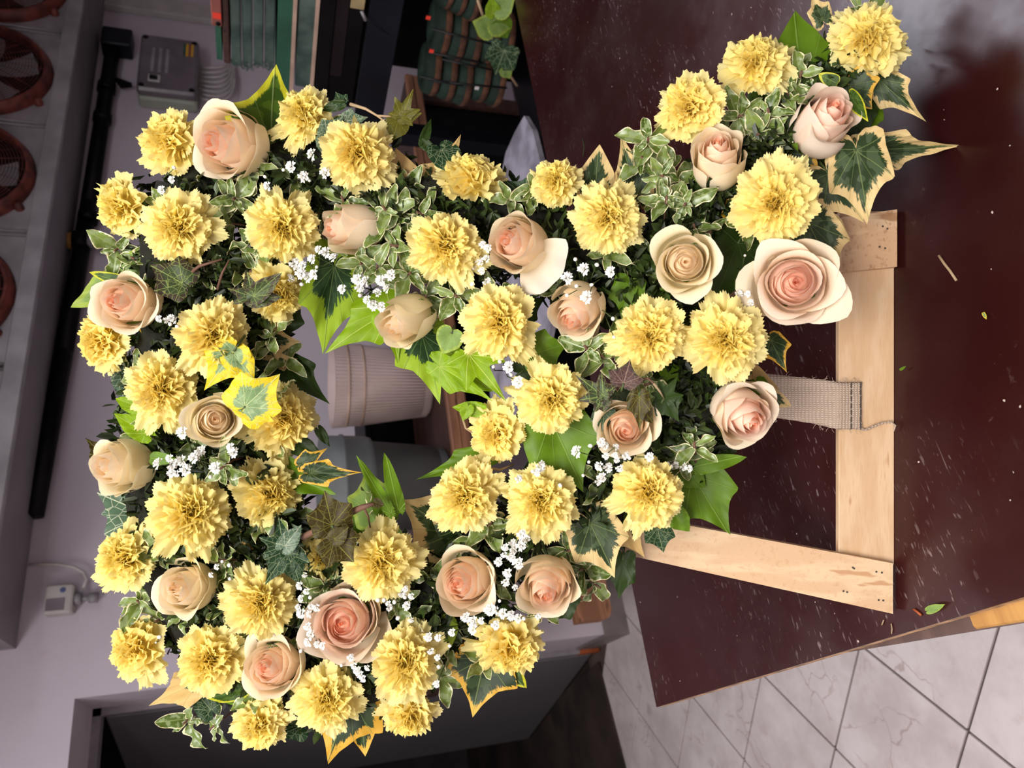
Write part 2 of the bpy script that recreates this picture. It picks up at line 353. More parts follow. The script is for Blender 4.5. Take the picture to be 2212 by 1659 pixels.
# open door leaf
dl = hit(1289, 1436, Z=0); de = hit(1150, 1615, Z=0); dv = (de-dl); L = 1.05; dang = math.atan2(dv.y, dv.x)
leaf = empty('door_leaf', (CX-.03, WY+.41, 0)); leaf.rotation_euler = (0, 0, dang)
tag(leaf, 'plain grey door standing open into the dark room', 'door')
k = MB(); k.box((0, -.04, .012), (dv.length, 0, DT-.035), ch=.003); k.obj('door_panel', M_DOOR, leaf)
k = MB(); k.box((0, -.044, .012), (dv.length, -.04, .05)); k.obj('kick_strip', plain('door_strip', '7A7570', .5), leaf)
k = MB(); k.tube([(dv.length-.07, -.04, 1.02), (dv.length-.07, -.09, 1.02), (dv.length-.19, -.09, 1.02)], .009); k.obj('handle', M_ALU, leaf)
# dark doormat in the doorway
q = [hit(1296, 1440, Z=.004), hit(1352, 1659, Z=.004)]; d_ = (q[1]-q[0]).normalized(); n_ = Vector((-d_.y, d_.x, 0))
if n_.y < 0: n_ = -n_
k = MB(); p0 = q[0]-d_*.02; p1 = q[1]+d_*.5; k.prism([(v.x, v.y) for v in ((p0, p1, p1+n_*.75, p0+n_*.75) if (p1-p0).cross(n_).z > 0 else (p0+n_*.75, p1+n_*.75, p1, p0))], .002, .012)
o = k.obj('doormat', M_MAT); tag(o, 'dark brown mat lying in the open doorway', 'mat')

# ------------------------------------------------------------ cooler unit with fans under the ceiling
fan_y = WY-.37; zb = 2.301
ev = empty('fan_cooler', (2.6, fan_y, zb)); tag(ev, 'long grey cooling unit with a row of red-brown caged fans under the ceiling', 'cooling unit')
def T(o, root): o.location = o.location-root.location; return o
def pobj(mb, name, mat, root, smooth=False):    # world-space mesh parented to a root that is only translated
    mb.v = [tuple(Vector(v)-root.location) for v in mb.v]; return mb.obj(name, mat, root, smooth)
x0 = .585
k = MB(); k.box((x0, fan_y+.012, zb), (4.4, WY-.005, zb+.50)); pobj(k, 'casing', M_GALV, ev)
k = MB(); k.box((x0-.01, fan_y-.02, zb-.006), (4.4, fan_y+.012, zb+.058), ch=.003); pobj(k, 'bottom_lip', M_ALU, ev)
fx = [1.19, 1.78, 2.355, 2.93, 3.51]
for i, x in enumerate(fx):
    k = MB(); a = x-.289; b = x+.289
    k.box((a, fan_y, zb+.058), (b, fan_y+.012, zb+.5)); pobj(k, 'front_panel', M_ALU, ev)
    k = MB(); k.tube([(b-.004, fan_y-.004, zb+.06), (b-.004, fan_y-.004, zb+.5)], .006, 6); k.tube([(b+.016, fan_y-.004, zb+.06), (b+.016, fan_y-.004, zb+.5)], .006, 6); pobj(k, 'panel_seam', M_ALU, ev, True)
    cz = zb+.058+.265; Rf = .240
    M = Matrix.Translation((x, fan_y, cz)) @ Matrix.Rotation(R(90), 4, 'X')      # local z -> -y (towards the room)
    k = MB(); k.lathe([(Rf+.02, 0), (Rf+.02, .012), (Rf+.004, .05), (Rf-.008, .052), (Rf-.012, .03), (Rf-.012, 0)], 48, M)
    gd = pobj(k, 'fan_ring', M_RUST, ev, True)
    k = MB(); k.lathe([(0, .004), (Rf-.012, .004)], 48, M); pobj(k, 'fan_opening', M_DARK, ev)  # flat disc, the shade inside the opening is put into its dark colour
    k = MB()
    for q in range(16):
        r_ = .055+q*(Rf-.06)/16; z_ = .052+.02*math.cos(r_/Rf*1.5)
        k.tube([M@Vector((r_*math.cos(t*math.pi/16), r_*math.sin(t*math.pi/16), z_)) for t in range(33)], .0014, 4, False)
    for q in range(24):
        t = q*math.pi/12
        k.tube([M@Vector((r_*math.cos(t), r_*math.sin(t), .050+.02*math.cos(r_/Rf*1.5))) for r_ in (.05, .12, .19, Rf-.004)], .0015, 4, False)
    pobj(k, 'wire_guard', M_RUST, ev, True)
    k = MB(); k.lathe([(.0001, .085), (.05, .08), (.06, .06), (.06, .01)], 24, M); pobj(k, 'hub', M_GALV, ev, True)
    for q in range(5):
        t0 = q*2*math.pi/5+.3*i
        def bl(u, v, t0=t0):
            r_ = .055+v*(Rf-.09); t = t0+(u-.5)*(.75-.25*v)+v*.35
            return M@Vector((r_*math.cos(t), r_*math.sin(t), .012+.026*u)), (1, 1, 1, 1), (u, v, 0)
        k = MB(); k.grid(5, 6, bl); pobj(k, 'fan_blade', M_GALV, ev, True)
    for t in (-125,):
        k = MB(); c = M@Vector(((Rf+.03)*math.cos(R(t)), (Rf+.03)*math.sin(R(t)), .0)); k.lathe([(.0001, .03), (.014, .028), (.018, 0)], 12, Matrix.Translation(c)@Matrix.Rotation(R(90), 4, 'X')); pobj(k, 'guard_clip', M_RUST, ev, True)
# dark drain pipe behind the unit
pp = empty('drain_gutter', (3.62, WY-.05, 2.2)); tag(pp, 'black drain gutter running along the wall under the fan unit', 'gutter')
def onw(px, py, d=0): return hit(px, py, Y=WY-d)
k = MB()
A_ = onw(246, 92, .05); B_ = onw(192, 440, .05); C_ = onw(138, 760, .05); D_ = onw(72, 1115, .05)
for a, b in ((A_, B_), (B_, C_), (C_, D_)): k.tube([a, b], .036, 12)
pobj(k, 'gutter_pipe', M_BLACK, pp, True)
k = MB(); c = onw(255, 90, .05); k.box((c.x-.075, WY-.10, c.z-.07), (c.x+.05, WY-.005, c.z+.07), ch=.006); pobj(k, 'end_bracket', M_NAVY, pp)
for px, py in ((230, 190), (221, 255), (190, 470)):
    k = MB(); c = onw(px, py, .05); k.tube([c+Vector((-.022, 0, 0)), c+Vector((.022, 0, 0))], .043, 12); pobj(k, 'collar', M_BLACK, pp, True)
k = MB(); a = onw(262, 192, .03); k.prism([(0, 0), (.05, .03), (.02, -.05)], 0, .03, Matrix.Translation(a)@Matrix.Rotation(R(90), 4, 'X')); pobj(k, 'hook', M_BLACK, pp)
vp = empty('outlet_pipe', onw(170, 520, .06)); tag(vp, 'short grey pipe elbow with a brass collar below the fan unit', 'pipe')
k = MB(); k.tube([onw(145, 520, .06), onw(166, 520, .06)], .037, 14); pobj(k, 'brass_collar', M_OAK, vp, True)
k = MB(); k.tube([onw(158, 520, .06), onw(190, 522, .06)], .045, 16); pobj(k, 'elbow', M_BLACK, vp, True)
k = MB(); k.tube([onw(190, 522, .06), onw(230, 524, .06)], .03, 16); pobj(k, 'spout', M_GALV, vp, True)

# ------------------------------------------------------------ things on the back wall
jb = empty('junction_box', onw(360, 150)); tag(jb, 'grey wall junction box with smoky lid and yellow label beside green boards', 'electrical box')
a = onw(298, 62, .13); xa = 3.80; xb = 3.22
jz0, jz1 = 1.80, 2.12; JX0, JX1 = 3.02, 3.46
JX0 = hit(340, 238, Y=WY).x; JX1 = hit(340, 75, Y=WY-.13).x; jz1 = hit(300, 150, Y=WY-.1).z; jz0 = hit(428, 150, Y=WY-.1).z
k = MB(); k.box((JX0, WY-.075, jz0), (JX1, WY, jz1), ch=.012); pobj(k, 'box_base', M_GREYBOX, jb)
k = MB(); k.box((JX0, WY-.13, jz0), (JX1, WY-.078, jz1), ch=.012); pobj(k, 'lid', M_LID, jb)
jw = JX1-JX0; jh = jz1-jz0
for sx in (.07, .93):
    for sz in (.08, .92):
        k = MB(); k.lathe([(.0001, .004), (.012, .003), (.014, 0)], 12, Matrix.Translation((JX0+jw*sx, WY-.13, jz0+jh*sz))@Matrix.Rotation(R(90), 4, 'X')); pobj(k, 'screw', M_BLACK, jb, True)
k = MB(); k.box((JX0+jw*.14, WY-.134, jz0+jh*.62), (JX0+jw*.26, WY-.128, jz0+jh*.82), ch=.002); pobj(k, 'switch_plate', M_WHITE, jb)
k = MB(); k.box((JX0+jw*.165, WY-.15, jz0+jh*.66), (JX0+jw*.21, WY-.134, jz0+jh*.79), ch=.002); pobj(k, 'switch_knob', M_BLACK, jb)
for i, c in enumerate((M_GREENBOX, M_YEL, M_TERRA, M_YEL)):
    k = MB(); z_ = jz0+jh*(.22-i*.045); k.box((JX1-jw*.33, WY-.132, z_), (JX1-jw*.10, WY-.129, z_+jh*.042)); pobj(k, 'label_stripe', c, jb)
for i in range(3):
    k = MB(); z_ = jz0+jh*(.5+i*.12); k.box((JX0+jw*.32, WY-.132, z_), (JX0+jw*.75, WY-.129, z_+jh*.05)); pobj(k, 'terminal_strip', plain('pale_strip%d' % i, '9A9294', .5), jb)
cc = empty('cable_bundle', onw(460, 170, .03)); tag(cc, 'looped bundle of grey cables hanging below the junction box', 'cable')
for i in range(8):
    f = i/7; s = MB(); p = []
    for t in range(13):
        u = t/12; b0, b1, b2 = (1-u)**2, 2*u*(1-u), u*u
        p.append(onw(426*b0+(508+3*i)*b1+(487+2*i)*b2, (146+9*i)*b0+(150+14*i)*b1+128*b2, .03+.05*b1+.004*(i % 2)))
    s.tube(p, .0062, 8); pobj(s, 'cable', M_CABLE, cc, True)
cd = empty('cable_duct', onw(350, 30)); tag(cd, 'pale vertical cable duct on the wall beside the junction box', 'cable duct')
a = onw(216, 5); b = onw(480, 44)
k = MB(); k.box((a.x-.06, WY-.04, b.z), (a.x+.06, WY-.002, zb), ch=.004); pobj(k, 'duct_body', M_DUCT, cd)
k = MB(); k.box((a.x-.055, WY-.044, b.z), (a.x+.055, WY-.04, (a.z+b.z)/2+.06)); pobj(k, 'duct_cover', M_DUCT, cd)
ts = empty('wall_thermostat', onw(140, 1300)); tag(ts, 'small grey thermostat with a display on the wall below the fan unit', 'thermostat')
a = onw(100, 1335, .0); b = onw(168, 1268, 0)
k = MB(); k.box((a.x, WY-.06, b.z), (b.x, WY-.001, a.z), ch=.006); pobj(k, 'body', M_DUCT, ts)
w_, h_ = b.x-a.x, a.z-b.z
k = MB(); k.box((a.x+w_*.1, WY-.063, b.z+h_*.28), (a.x+w_*.5, WY-.059, b.z+h_*.92)); pobj(k, 'display', M_LID, ts)
k = MB(); k.lathe([(.0001, .004), (.009, .003), (.009, 0)], 14, Matrix.Translation((a.x+w_*.78, WY-.06, b.z+h_*.38))@Matrix.Rotation(R(90), 4, 'X')); pobj(k, 'round_badge', plain('blue_badge', '4A5680', .5), ts)
k = MB(); c = Vector(((a.x+b.x)/2, WY-.03, b.z)); k.tube([c, c-Vector((0, 0, .022))], .022, 14); k.tube([c-Vector((0, 0, .02)), c-Vector((0, 0, .05))], .009, 10); k.tube([c-Vector((0, 0, .045)), c-Vector((0, 0, .075))], .018, 14); pobj(k, 'sensor', M_GALV, ts, True)
k = MB(); k.tube([onw(62, 1220, .02), onw(90, 1219, .03), onw(130, 1220, .03), onw(160, 1225, .03), onw(180, 1236, .03), onw(187, 1252, .03), onw(180, 1270, .03)], .006, 8); pobj(k, 'cable', M_CABLE, ts, True)
# bench against the back wall with pots
BL = .853; bx0 = hit(1095, 1412, Z=BL).x; by0 = hit(1028, 1000, Z=BL).y-.01; BZ = hit(985, 1000, Y=by0).z; bxr = hit(905, 162, Y=by0).x
bn = empty('back_bench', (bx0, by0, 0)); tag(bn, 'dark wooden bench with lighter brown edge standing against the back wall', 'bench')
k = MB(); k.box((bx0, by0+.025, BZ-.05), (bxr, WY-.02, BZ)); pobj(k, 'bench_top', M_DKWOOD, bn)
k = MB(); k.box((bx0, by0, BZ-.030), (bxr, by0+.025, BZ+.004), ch=.004); k.box((bx0, by0+.004, BZ-.063), (bxr, by0+.025, BZ-.0305), ch=.003); pobj(k, 'front_edge', M_BROWNWOOD, bn)
k = MB(); k.box((bx0-.012, by0, BZ-.045), (bx0, WY-.02, BZ+.004)); pobj(k, 'end_edge', M_DKWOOD, bn)
for x in (1.7, bxr-.08):
    k = MB(); k.box((x, by0+.06, 0), (x+.07, by0+.13, BZ-.04)); pobj(k, 'leg', M_DKWOOD, bn)
k = MB(); k.box((1.02, by0+.08, 0), (bxr, by0+.10, BZ-.05)); pobj(k, 'front_panel', M_BLACK, bn)  # added black sheet standing in for the shade under the bench
# rounded plank end low under the bench
pa = hit(1237, 1268, Y=by0+.05); pb = hit(1325, 1335, Y=by0+.05)
k = MB(); xs0, xs1, zs0, zs1 = pb.x, 1.0, pb.z, pa.z; r_ = .03
poly = [(xs1, zs0), (xs1, zs1), (xs0, zs1)] ; arc = [(xs0+r_-r_*math.cos(R(t)), zs0+r_-r_*math.sin(R(t))) for t in range(0, 91, 15)]
k.prism(poly+arc, 0, .05, Matrix.Translation((0, by0+.10, 0))@Matrix.Rotation(R(90), 4, 'X')); pobj(k, 'lower_rail', M_BROWNWOOD, bn)
def lathe_pot(name, label, cat, parts, base):
    r_ = empty(name, base); tag(r_, label, cat)
    for nm, prof, mat, kw in parts:
        k = MB(); k.lathe(prof, kw.pop('seg', 64), None, **kw); k.obj(nm, mat, r_, True)
    return r_
# beige ribbed pot: size from its rim and base in view
pY = 2.38; pc = hit(960, 822, Z=BZ); pc = hit(940, 835, Y=pY); rimz = hit(716, 832, Y=pY).z; ph = rimz-BZ
rt = .148
pxc = hit(830, 832, Y=pY).x
pot = lathe_pot('ribbed_pot', 'beige ribbed plant pot seen through the wreath opening', 'plant pot', [
 ('pot_body', [(.0001, 0), (rt*.70, 0), (rt*.78, .012), (rt*.82, ph*.2), (rt*.97, ph*.70), (rt*.975, ph*.71), (rt*.99, ph*.86), (rt*1.0, ph*.87), (rt*1.02, ph*.985), (rt*1.03, ph)], M_CREAM, dict(seg=288, ridge=.0022, rn=72)),
 ('rim_band', [(rt*.985, ph*.705), (rt*1.0, ph*.71), (rt*1.0, ph*.725), (rt*.98, ph*.73)], M_PEACH, dict(seg=64)),
 ('rim_band', [(rt*1.005, ph*.855), (rt*1.02, ph*.86), (rt*1.02, ph*.875), (rt*.99, ph*.88)], M_PEACH, dict(seg=64)),
 ('inner_wall', [(rt*1.03, ph), (rt*1.0, ph), (rt*.96, ph*.7), (rt*.8, ph*.1), (.0001, ph*.1)], M_CREAM, dict(seg=64))], (pxc, pY, BZ))
bY = 2.30; rimz2 = hit(690, 1020, Y=bY).z; bh = rimz2-BZ; rb = .165
bxc = hit(800, 1055, Y=bY).x
lathe_pot('grey_bucket', 'dark grey plastic bucket beside the ribbed pot behind the wreath opening', 'bucket', [
 ('bucket_body', [(.0001, 0), (rb*.70, 0), (rb*.74, .01), (rb*.90, bh*.60), (rb*.92, bh*.62)], M_BUCKET, dict(seg=64)),
 ('rim_band', [(rb*.92, bh*.60), (rb*1.0, bh*.62), (rb*1.03, bh*.66), (rb*1.05, bh*.82), (rb*1.08, bh*.83), (rb*1.08, bh*.85), (rb*1.05, bh*.86), (rb*1.07, bh*1.0), (rb*1.03, bh), (rb*.8, bh*.1), (.0001, bh*.1)], M_BUCKET, dict(seg=64))], (bxc, bY, BZ))

tbk = empty('black_box', (1.3, WY-.2, BZ)); tag(tbk, 'black box standing behind the beige pot and the grey bucket', 'box')
k = MB(); zt_ = hit(792, 940, Y=WY-.34).z; a = hit(850, 1010, Y=WY-.34).x; b = hit(850, 760, Y=WY-.34).x; k.box((a, WY-.34, BZ+.001), (b, WY-.05, zt_), ch=.006); pobj(k, 'box_body', M_BLACK, tbk)
k = MB(); k.box((a-.004, WY-.345, zt_-.02), (b+.004, WY-.045, zt_+.006), ch=.003); pobj(k, 'box_lid', M_BLACK, tbk)
# marbled boards behind the work table
def plate(name, label, pts, Z, th, mat, cat):
    vs = [hit(x, y, Z=Z) for x, y in pts]; c = sum(vs, Vector())/len(vs)
    k = MB(); p = [(v.x-c.x, v.y-c.y) for v in vs]
    ar = sum(p[i][0]*p[(i+1) % len(p)][1]-p[(i+1) % len(p)][0]*p[i][1] for i in range(len(p)))
    if ar < 0: p = p[::-1]
    k.prism(p, 0, th); o = k.obj(name, mat); o.location = (c.x, c.y, Z-th); tag(o, label or ' ', cat or None); return o
mtb = empty('marble_side_table'); mp_ = plate('marble_top', '', [(1132, 250), (1112, 285), (1092, 330), (1078, 400), (1068, 520), (1062, 700), (1058, 850), (1066, 930), (1150, 930), (1190, 700), (1180, 400), (1150, 280)], .80, .015, M_MARBLE, '')
mp_.parent = mtb; tag(mtb, 'side table with grey marbled oval top between the wreath and the brown table', 'side table'); del mp_['label']
k = MB(); k.tube([mp_.location*1, Vector((mp_.location.x, mp_.location.y, .03))], .03, 14); k.obj('pedestal', M_BLACK, mtb, True)
k = MB(); k.lathe([(.0001, .03), (.18, .025), (.19, 0), (.0001, 0)], 28, Matrix.Translation((mp_.location.x, mp_.location.y, 0))); k.obj('foot', M_BLACK, mtb, True)

# ------------------------------------------------------------ shelving rack at the far end of the table
XS = 1.80
def rackbox(p0, p1, far=None, d=.45, name='', mat=None, root=None, near=.45, ch=.003):
    a = hit(*p0, X=XS); b = hit(*p1, X=XS); z0, z1 = sorted((a.z, b.z)); yf = far if far else max(a.y, b.y)
    k = MB(); k.box((XS, yf-near-.3, z0), (XS+d, yf, z1), ch=ch); return pobj(k, name, mat, root)
rk = empty('steel_rack', (XS, 1.2, 0)); tag(rk, 'navy steel rack holding green boards and foam rings', 'rack')
def beam(a, b, wz, name='beam', mat=M_NAVY, root=rk, th=.03, dx=0):
    A = hit(*a, X=XS+dx); B = hit(*b, X=XS+dx); k = MB()
    d = (B-A); d.normalize(); up = Vector((1, 0, 0)).cross(d); up = up if up.z > 0 else -up
    M = Matrix((d, Vector((1, 0, 0)), up)).transposed().to_4x4(); M.translation = A
    k.box((-.0, 0, -wz), ((B-A).length, th, 0), M, ch=.002); return pobj(k, name, mat, root)
zt = hit(800, 0, X=XS).z
k = MB(); ya = hit(775, 200, X=XS).y; k.box((XS, .5, zt-.075), (XS+.5, ya+.25, zt-.035)); pobj(k, 'shelf_board', M_NAVY, rk)
k = MB(); k.box((XS-.012, .5, zt-.085), (XS, ya+.25, zt+.0), ch=.002); pobj(k, 'front_rail', M_NAVY, rk)
zl = hit(945, 250, X=XS).z
k = MB(); yr = hit(1020, 290, X=XS).y+.1; k.box((XS-.03, .5, zl-.42), (XS+.5, yr, zl-.36)); pobj(k, 'lower_board', M_NAVY, rk)
k = MB(); k.box((XS-.02, ya+.12, 0), (XS+.03, ya+.17, zt)); pobj(k, 'post', M_NAVY, rk)
k = MB(); k.box((XS+.45, .4, .3), (XS+.47, ya+.25, zt-.08)); pobj(k, 'back_panel', M_BLACK, rk)
bc = empty('black_crate', (XS, 1.2, zt)); tag(bc, 'black plastic crate on the rack next to the green boards', 'crate')
a = hit(684, 0, X=XS); b = hit(795, 200, X=XS); yfc = hit(760, 240, X=XS).y
k = MB(); k.box((XS+.005, .6, zt+.0), (XS+.4, yfc, a.z-.01), ch=.01); pobj(k, 'crate_body', M_BLACK, bc)
k = MB(); k.box((XS-.006, .6, a.z-.05), (XS+.006, yfc+.006, a.z-.012), ch=.003); pobj(k, 'crate_rim', M_BLACK, bc)
k = MB(); k.box((XS-.001, .9, zt+.05), (XS+.006, yfc-.12, zt+.12), ch=.002); pobj(k, 'grip_recess', M_DARK, bc)
tg = empty('price_tag', hit(785, 10, X=XS-.02)); tag(tg, 'cream hang tag with a silver end hanging on the black crate', 'tag')
k = MB(); a = hit(762, -30, X=XS-.02); b = hit(786, 20, X=XS-.02); k.box((XS-.024, a.y, b.z), (XS-.018, b.y, a.z), ch=.001); pobj(k, 'card', M_KRAFT, tg)
k = MB(); k.tube([hit(781, 24, X=XS-.02), hit(790, 44, X=XS-.02)], .0045, 8); pobj(k, 'silver_end', M_ALU, tg, True)
k = MB(); k.tube([hit(768, 8, X=XS-.02), hit(776, 16, X=XS-.02), hit(781, 24, X=XS-.02), hit(810, 58, X=XS-.02), hit(850, 80, X=XS-.01)], .0012, 6); pobj(k, 'string', M_WIRE, tg, True)
# stacked boards: (photo x0, x1, end y, name, mat, dx, label)
stk = [
 (641, 684, 190, 'foam_tray', M_WRAP, .0, 'dark green foam tray at the bottom of the stack, resting on the black crate', 'foam tray'),
 (597, 637, 215, 'green_board', M_GREENBOX, .0, 'bright green board above the dark foam tray in the rack stack', 'board'),
 (480, 496, 138, 'brown_board', M_DKWOOD, .0, 'dark brown board lying on the plastic-wrapped trays', 'board'),
]
def slab(x0, x1, ye, name, mat, dx, label, cat, edge=None):
    a = hit(x0, ye*.5, X=XS+dx); b = hit(x1, ye*.5, X=XS+dx); yf = hit((x0+x1)/2, ye, X=XS+dx).y
    z1, z0 = a.z, b.z
    root = empty(name, (XS+dx, yf, z0)); tag(root, label, cat)
    k = MB(); k.box((XS+dx, yf-.75, z0+.001), (XS+dx+.32, yf, z1-.001), ch=.003); pobj(k, 'slab', mat, root)
    return root, z0, z1, yf
for s in stk:
    root, z0, z1, yf = slab(*s)
    if s[3] in ('foam_tray', 'green_board'):
        k = MB(); k.box((XS-.004, yf-.75, z0), (XS+.002, yf-.01, z0+.010)); pobj(k, 'edge_strip', M_PEACH, root)
wl = [('wrapped_tray', 'plastic-wrapped green tray, %s in its stack' % n) for n in ('topmost', 'second from the top', 'third from the top', 'lowest')]
for i in range(4):
    x0 = 498+i*24.5; root, z0, z1, yf = slab(x0, x0+23, 143+(i % 2)*4, 'wrapped_tray', M_WRAP, .004*(i % 2), wl[i][1], 'foam tray'); root['group'] = 'plastic-wrapped trays on the rack'
    k = MB(); zz = (z0+z1)/2
    def fl_(u, v, z0=z0, z1=z1, yf=yf, i=i):
        yy = yf-.02+.035*v; return Vector((XS+.004+.006*math.sin(u*9+i+v*4)+.01*v, yy, z0+(z1-z0)*u+.004*math.sin(v*5+i))), (1, 1, 1, 1), (u, v, 0)
    k.grid(8, 4, fl_); pobj(k, 'wrap_flap', plain('clear_film%d' % i, '6F7674', .2), root, True)
tb = empty('terracotta_box', hit(465, 40, X=XS)); tag(tb, 'flat terracotta card box with an orange tag at the top of the stack', 'box')
a = hit(456, 30, X=XS-.01); b = hit(478, 30, X=XS-.01); yf = hit(466, 57, X=XS-.01).y
k = MB(); k.box((XS-.01, yf-.7, b.z), (XS+.30, yf, a.z), ch=.002); pobj(k, 'box_body', M_TERRA, tb)
k = MB(); c = hit(467, 35, X=XS-.012); k.box((XS-.0125, c.y-.018, c.z-.012), (XS-.0098, c.y+.018, c.z+.012)); 
k = MB(); c0_ = hit(460, 39, X=XS-.0115); c1_ = hit(477, 30, X=XS-.0115); k.box((XS-.0125, min(c0_.y, c1_.y), min(c0_.z, c1_.z)), (XS-.0098, max(c0_.y, c1_.y), max(c0_.z, c1_.z))); pobj(k, 'orange_tag', M_TAG, tb)
k = MB(); k.lathe([(.0001, .003), (.006, .002), (.006, 0)], 12, Matrix.Translation(hit(471, 51, X=XS-.0105))@Matrix.Rotation(R(-90), 4, 'Y')); pobj(k, 'rivet', M_BLACK, tb, True)
a = hit(466, 100, X=XS); b = hit(479, 100, X=XS); yf = hit(470, 130, X=XS).y
k = MB(); k.box((XS+.003, hit(466, 57, X=XS-.01).y+.003, b.z), (XS+.3, yf, a.z-.001)); o = pobj(k, 'green_sheet', M_GREENBOX, e_ := empty('green_sheet_block', (XS, yf, b.z)))
tag(e_, 'narrow bright green block behind the terracotta card box', 'board')
# foam rings in columns inside a wire basket
rg = []
def ring_meshes():
    Rr, rr = .056, .022
    k = MB(); prof = [(Rr+rr*math.cos(R(t)), .002+.021*max(0, math.sin(R(t)))) for t in range(0, 181, 15)]; k.lathe(prof+[(Rr-rr, .002), (Rr+rr, .002)], 48); g = k.mesh('foam', M_GREENFOAM)
    k = MB(); k.lathe([(Rr-rr-.002, -.012), (Rr-rr-.002, .002), (Rr+rr+.002, .002), (Rr+rr+.004, -.004), (Rr+rr+.001, -.012), (Rr-rr-.002, -.012)], 48); b = k.mesh('fibre_base', M_BROWNBASE); return g, b
rgm, rbm = ring_meshes()
cols = [('front', -12, (966, 996, 1026), 'standing nearest the table'), ('middle', 105, (949, 987, 1022, 1056, 1090), 'in the middle column'), ('end', 192, (928, 964, 1001, 1036, 1072), 'in the end column')]
words = ['topmost', 'second from the top', 'third from the top', 'fourth from the top', 'lowest']
for cn, py, xs, ww in cols:
    base = hit(xs[-1], py, X=XS+.06)
    zb_ = hit(xs[-1], py, X=XS+.06).z; zt_ = hit(xs[0], py, X=XS+.06).z; n = len(xs)
    for i in range(n):
        z_ = zt_+(zb_-zt_)*i/(n-1)
        r_ = empty('foam_ring', (XS+.10, base.y+.012*((i*7) % 3-1), z_)); r_['label'] = 'green foam wreath ring on a brown base, %s %s' % (words[i] if i < n-1 else 'lowest', ww); r_['category'] = 'wreath ring'; r_['group'] = 'foam wreath rings on the rack'
        r_.scale = (1, 1, min(1.35, (zt_-zb_)/(n-1)/.0362)); r_.rotation_euler = (0, 0, i*1.3)
        link(rgm, 'foam', r_); link(rbm, 'fibre_base', r_)
bk = empty('wire_basket', (XS, 1.3, zl)); tag(bk, 'black wire basket holding the columns of foam rings', 'basket')
for (a, b) in (((930, 62), (1062, 95)), ((925, 113), (1040, 135)), ((905, 165), (1000, 185)), ((930, 175), (1095, 190)), ((955, 128), (1060, 150))):
    k = MB(); k.tube([hit(*a, X=XS-.015), hit(*b, X=XS-.015)], .0032, 6); pobj(k, 'wire', M_WIRE, bk, True)
for px, py in ((932, 110), (925, 38), (1030, 190)):
    k = MB(); c = hit(px, py, X=XS-.02); k.box((c.x-.002, c.y-.005, c.z-.006), (c.x+.001, c.y+.005, c.z+.006)); pobj(k, 'tag', M_TAG if px != 1030 else M_WHITE, bk)

# ------------------------------------------------------------ work table
TZ = .95
tcn = hit(1418, 1528, Z=TZ); nl = hit(2212, 1290, Z=TZ); fr_ = hit(1128, 80, Z=TZ)
dL = (nl-tcn).normalized(); dF = (fr_-tcn).normalized()
wt = empty('work_table', (tcn.x, tcn.y, 0)); tag(wt, 'work table with a scratched dark brown film-faced top', 'table')
P0 = tcn; P1 = tcn+dL*1.15; P3 = tcn+dF*1.62; P2 = P3+dL*1.15
k = MB(); k.prism([(p.x, p.y) for p in (P0, P1, P2, P3)], TZ-.003, TZ); pobj(k, 'table_top', M_TABLE, wt)
k = MB(); k.prism([(p.x, p.y) for p in (P0, P1, P2, P3)], TZ-.019, TZ-.0031); pobj(k, 'plywood_core', M_PLY, wt)
# under-frame seen below the near left edge
qa = hit(1822, 1410, Z=TZ-.10); qb = hit(2212, 1345, Z=TZ-.10); dA = (qb-qa).normalized(); nA = Vector((-dA.y, dA.x, 0)); nA = nA if nA.x > 0 else -nA
k = MB(); M = Matrix((dA, nA, Vector((0, 0, 1)))).transposed().to_4x4(); M.translation = Vector((qa.x, qa.y, 0))-dA*.25
k.box((0, 0, TZ-.13), (1.2, .03, TZ-.10), M); pobj(k, 'side_rail', M_RAIL, wt)
k = MB(); k.box((.0, .03, TZ-.125), (1.2, .05, TZ-.02), M); pobj(k, 'apron', M_RAIL, wt)
k = MB(); ob = hit(2150, 1340, Z=TZ-.05); s_ = (Vector((ob.x, ob.y, 0))-M.translation).dot(dA); k.box((s_, -.0, TZ-.098), (s_+.25, .045, TZ-.021), M, ch=.002); pobj(k, 'corner_block', M_OAK, wt)
for f in (.12, 1.05):
    k = MB(); k.box((f, .05, 0), (f+.07, .12, TZ-.02), M); pobj(k, 'leg', M_DKWOOD, wt)
    k = MB(); k.box((f, 1.25, 0), (f+.07, 1.32, TZ-.02), M); pobj(k, 'leg', M_DKWOOD, wt)

# ------------------------------------------------------------ wreath plane and easel
LEAN = R(24); rb0 = hit(1932, 850, Z=TZ)
n_h = -fr(1, 0, 0)                              # towards the photographer, level
UP = (Vector((0, 0, 1))*math.cos(LEAN)-n_h*math.sin(LEAN)).normalized()     # up along the leaning easel
NR = (n_h*math.cos(LEAN)+Vector((0, 0, 1))*math.sin(LEAN)).normalized()     # out of the easel towards the viewer
def WP(px, py, off=0.0):
    d = ray(px, py); q = rb0+NR*off; t = (q-EYE).dot(NR)/d.dot(NR); return EYE+d*t
EM = Matrix((RT, UP, NR)).transposed().to_4x4(); EM.translation = rb0       # easel frame: x right, y up, z out
EMI = EM.inverted()
def eloc(px, py, off=0.0): return EMI@WP(px, py, off)
es = empty('wooden_easel'); es.matrix_world = EM; tag(es, 'pale plywood easel standing on the dark table and carrying the wreath', 'easel')
yb = 0.0; yt = eloc(1812, 850).y; xl = eloc(1930, 1290).x; xr = eloc(1935, 455).x
BT = .009
k = MB(); k.box((xl+.03, yb, -BT), (xr-.0, yt, 0), ch=.0008); k.obj('bottom_rail', M_PINE, es)
